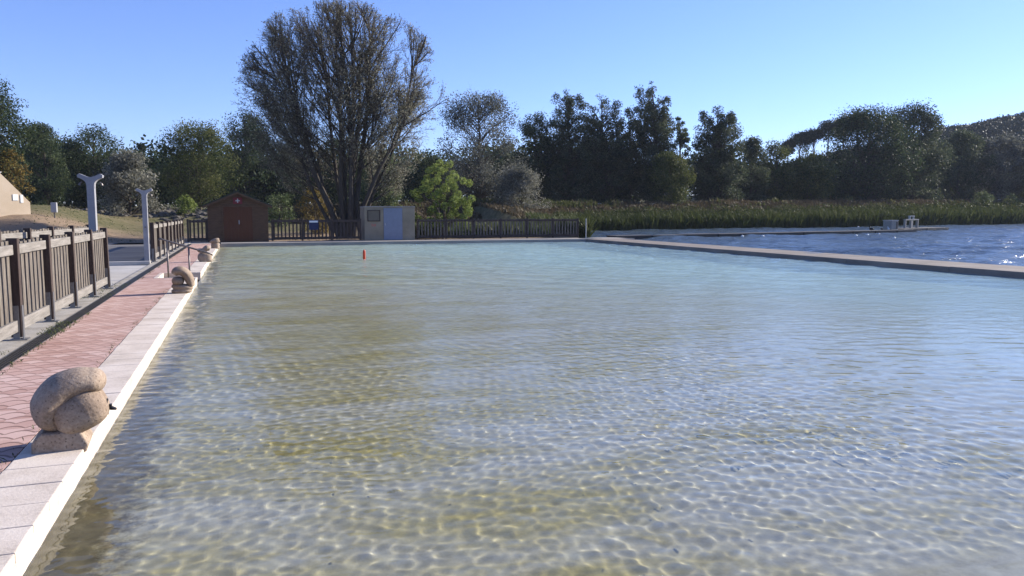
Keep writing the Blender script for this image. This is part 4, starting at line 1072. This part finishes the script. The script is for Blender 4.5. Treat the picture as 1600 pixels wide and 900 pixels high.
# reeds along the lake shore, weeds on the bank, rough grass
def blades(name, pts, h, wd, mat, rng, sh, lean=.25, label=None, cat=None):
    n = len(pts); a = rng.uniform(0, 2 * math.pi, n); u = np.stack([np.cos(a), np.sin(a), np.zeros(n)], 1) * (wd * rng.uniform(.6, 1.4, n))[:, None] * .5
    t = np.stack([rng.normal(-lean * .6, lean, n), rng.normal(0, lean, n), np.ones(n)], 1) * (h * rng.uniform(.65, 1.15, n))[:, None]
    mid = pts + t * np.array([.35, .35, .55]); V = np.stack([pts - u * .6, mid - u, pts + t, mid + u], 1).reshape(-1, 3)
    o = np_mesh(name, V, np.arange(4 * n).reshape(-1, 4), mat, rnd=np.clip(sh, 0, 1)); tag(o, label, cat, kind='stuff'); return o
rng = np.random.RandomState(31)
n = 90000; u = rng.uniform(0, 1, n); X = 20.9 + (150 - 20.9) * u ** 1.5; S = shore_y(X); dpt = rng.uniform(-.2, 1, n)
Y = S + dpt * (3.2 + .02 * X); Z = np.where(dpt < .15, -.25, terrain(X, Y)); cl = fbm(X * .25, Y * .6, 61); hh = (1.15 + .9 * cl + .4 * vnoise(X * 1.3, Y * 1.3, 8)) * (1 - .45 * np.clip(dpt, 0, 1)) * rng.uniform(.55, 1.1, n)
hh = hh * np.interp(X, [20, 40, 150], [.75, .9, 1.4])
blades('reeds', np.stack([X, Y, Z], 1), hh, (.09 + .0010 * X)[:, None][:, 0], M['reed'], rng, -.05 + cl * .6 + .3 * rng.uniform(0, 1, n) ** 2 - .1 * dpt, .30, 'green reeds lining the far lake shore', 'reeds')
n = 42000; u = rng.uniform(0, 1, n); X = 21 + (150 - 21) * u ** 1.5; S = shore_y(X); dpt = rng.uniform(0, 1, n); Y = S + dpt * (3.0 + .02 * X); cl = fbm(X * .5, Y * .9, 63)
hh = (.7 + 1.3 * cl) * np.interp(X, [20, 40, 150], [.75, .9, 1.5]); P = np.stack([X, Y, np.maximum(terrain(X, Y), -.2) + hh * rng.uniform(.1, 1.0, n) ** .6], 1)
V, F = leaf_cards(P, .16 + .0014 * X, rng, .4, (-.3, 0, 1.0), .5)
tag(np_mesh('reed_leaves', V, F, M['reed'], rnd=np.clip(.1 + cl * .55 + .35 * rng.uniform(-1, 1, n), 0, 1)), 'leafy green growth among the reeds on the far shore', 'reeds', kind='stuff')
n = 60000; u = rng.uniform(0, 1, n); X = 3 + (170 - 3) * u ** 1.35; E_ = emb_y(X); S = np.where(X > 20.4, shore_y(X) + 2, E_ - 7); t = rng.uniform(0, 1, n); Y = S + (E_ - 1.6 - S) * t
Z = terrain(X, Y); cl = fbm(X * .3, Y * .4, 66); h = (.25 + .8 * cl ** 1.5 * rng.uniform(.4, 1.2, n))
blades('bank_grass', np.stack([X, Y, Z - .03], 1), h, .16 + .001 * X, M['dry_grass'], rng, cl * .8 + .25 * rng.uniform(0, 1, n), .35, 'rough dry grass on the embankment slope', 'grass')
n = 14000; X = rng.uniform(-26, 20, n); Y = rng.uniform(44.3, 70, n); k = fbm(X * .4, Y * .4, 68) > .42; X, Y = X[k], Y[k]; n = len(X)
blades('lawn_grass', np.stack([X, Y, terrain(X, Y) - .02], 1), np.full(n, .07), .05, M['weed'], rng, rng.uniform(.2, .9, n), .4, 'short grass tufts on the lawn behind the plaza', 'grass')
# tall weeds right behind the long fence and on the bank crest
n = 9000; X = rng.uniform(9.5, 24, n); Y = 46.5 + rng.uniform(0, 6, n) + np.maximum(X - 19, 0) * 1.5; k = (X < 20) | (Y > shore_y(X) + .3); X, Y = X[k], Y[k]; n = len(X); cl = fbm(X * .6, Y * .6, 69)
blades('tall_weeds', np.stack([X, Y, terrain(X, Y)], 1), .35 + 1.2 * cl ** 1.4, .09, M['weed'], rng, cl * .7 + .3 * rng.uniform(0, 1, n), .3, 'tall weeds growing behind the long far fence', 'weeds')
n = 7000; X = np.concatenate([rng.normal(27, 4, n // 2), rng.uniform(5, 160, n // 2)]); E_ = emb_y(X); Y = E_ + rng.uniform(-3.5, -.9, n // 2 * 2); cl = fbm(X * .5, Y * .5, 71)
blades('crest_weeds', np.stack([X, Y, terrain(X, Y) - .05], 1), np.where(np.abs(X - 27) < 8, .3 + 1.0 * cl, .25 + 1.3 * np.maximum(cl - .55, 0) * 3), .15 + .001 * np.abs(X), M['reed'], rng, .35 + .6 * cl * rng.uniform(.5, 1.2, len(X)), .25, 'taller weeds along the embankment crest', 'weeds')
# grass and moss in the joints by the grate and the coping
rng = np.random.RandomState(2); pts = []
for (x0, x1, y0, y1, m) in ((-2.28, -2.2, 8.5, 13.8, 260), (-2.5, -2.2, 11.2, 12.4, 260), (-2.9, -2.3, 15.6, 19.0, 420), (-1.46, -1.40, 3.5, 18, 160), (-1.75, -1.42, 4.9, 5.3, 160), (-2.8, -2.46, 9.6, 9.9, 60), (-2.3, -2.2, 20, 38, 300)):
    pts.append(np.stack([rng.uniform(x0, x1, m), y0 + (y1 - y0) * (np.floor(rng.uniform(0, 9, m)) / 9 + rng.normal(0, .025, m)), np.full(m, -.008)], 1))
pts = np.concatenate(pts); m = len(pts)
blades('joint_grass', pts, np.full(m, .035), .008, M['weed'], rng, rng.uniform(0, 1, m), .7, 'tufts of grass and moss in the paving joints', 'grass')

# wooded mass behind the rows and on the hill
def wood_mass(name, label, xr, dr, n_cr, hgt, rad, leafn, leaf, mat, seed, cond=None):
    rng = np.random.RandomState(seed); P = []; S = []
    for k in range(n_cr):
        a = YAW + math.atan((rng.uniform(*xr) - 800) / 1205.8); d = rng.uniform(*dr); x, y = math.sin(a) * d, math.cos(a) * d
        if y < emb_y(x) + 9: continue
        if cond and not cond(x, y, d): continue
        z = float(terrain(x, y)); h = hgt * rng.uniform(.75, 1.2); r = rad * rng.uniform(.7, 1.3)
        dd = rng.normal(size=(leafn, 3)); dd /= np.linalg.norm(dd, axis=1)[:, None]; dd[:, 2] = np.where(rng.uniform(0, 1, leafn) < .75, np.abs(dd[:, 2]), dd[:, 2])
        q = np.array([x, y, z + h * .55]) + dd * np.array([r, r, h * .48]) * (rng.uniform(.35, 1, leafn) ** .4)[:, None]; q += rng.normal(0, r * .07, q.shape)
        P.append(q); S.append(np.clip(rng.uniform(.1, .8) + rng.normal(0, .15, leafn), 0, 1))
    P = np.concatenate(P); V, F = leaf_cards(P, leaf, rng, .7)
    o = np_mesh(name, V, F, mat, rnd=np.concatenate(S)); tag(o, label, 'wood', kind='stuff')
wood_mass('woodland', 'dark woodland massed behind the bank trees', (-90, 1160), (92, 140), 200, 7.0, 4.6, 700, .42, M['dark_leaf'], 81)
wood_mass('woodland', 'lower dark woodland behind the right bank trees', (1100, 1700), (108, 160), 150, 5.5, 4.6, 700, .42, M['dark_leaf'], 84)
wood_mass('undergrowth', 'dark undergrowth behind the tree row', (-90, 1700), (82, 150), 420, 4.0, 3.0, 380, .34, M['dark_leaf'], 82)
wood_mass('hill_wood', 'wooded hill shoulder below the umbrella pines', (1140, 1680), (150, 240), 420, 4.2, 4.0, 520, .5, M['hill_leaf'], 83)
wood_mass('ridge_wood', 'wooded ridge on the skyline at the far right', (1300, 1720), (240, 410), 1000, 7, 4.6, 520, .7, M['hill_leaf'], 85)

# ---------------- thin autumn air
bm = bmesh.new(); bmesh.ops.create_cube(bm, size=1.0)
me = bpy.data.meshes.new('haze'); bm.to_mesh(me); bm.free(); hz = bpy.data.objects.new('haze', me); COL.objects.link(hz); hz['kind'] = 'stuff'
hz.scale = (1500, 1400, 104); hz.location = (250, 300, 48)
m = bpy.data.materials.new('haze'); m.use_nodes = True; t = m.node_tree; t.nodes.remove(t.nodes['Principled BSDF'])
v = t.nodes.new('ShaderNodeVolumePrincipled'); v.inputs['Density'].default_value = .0002; v.inputs['Color'].default_value = (.80, .87, 1, 1)
t.links.new(v.outputs[0], t.nodes['Material Output'].inputs['Volume']); me.materials.append(m)
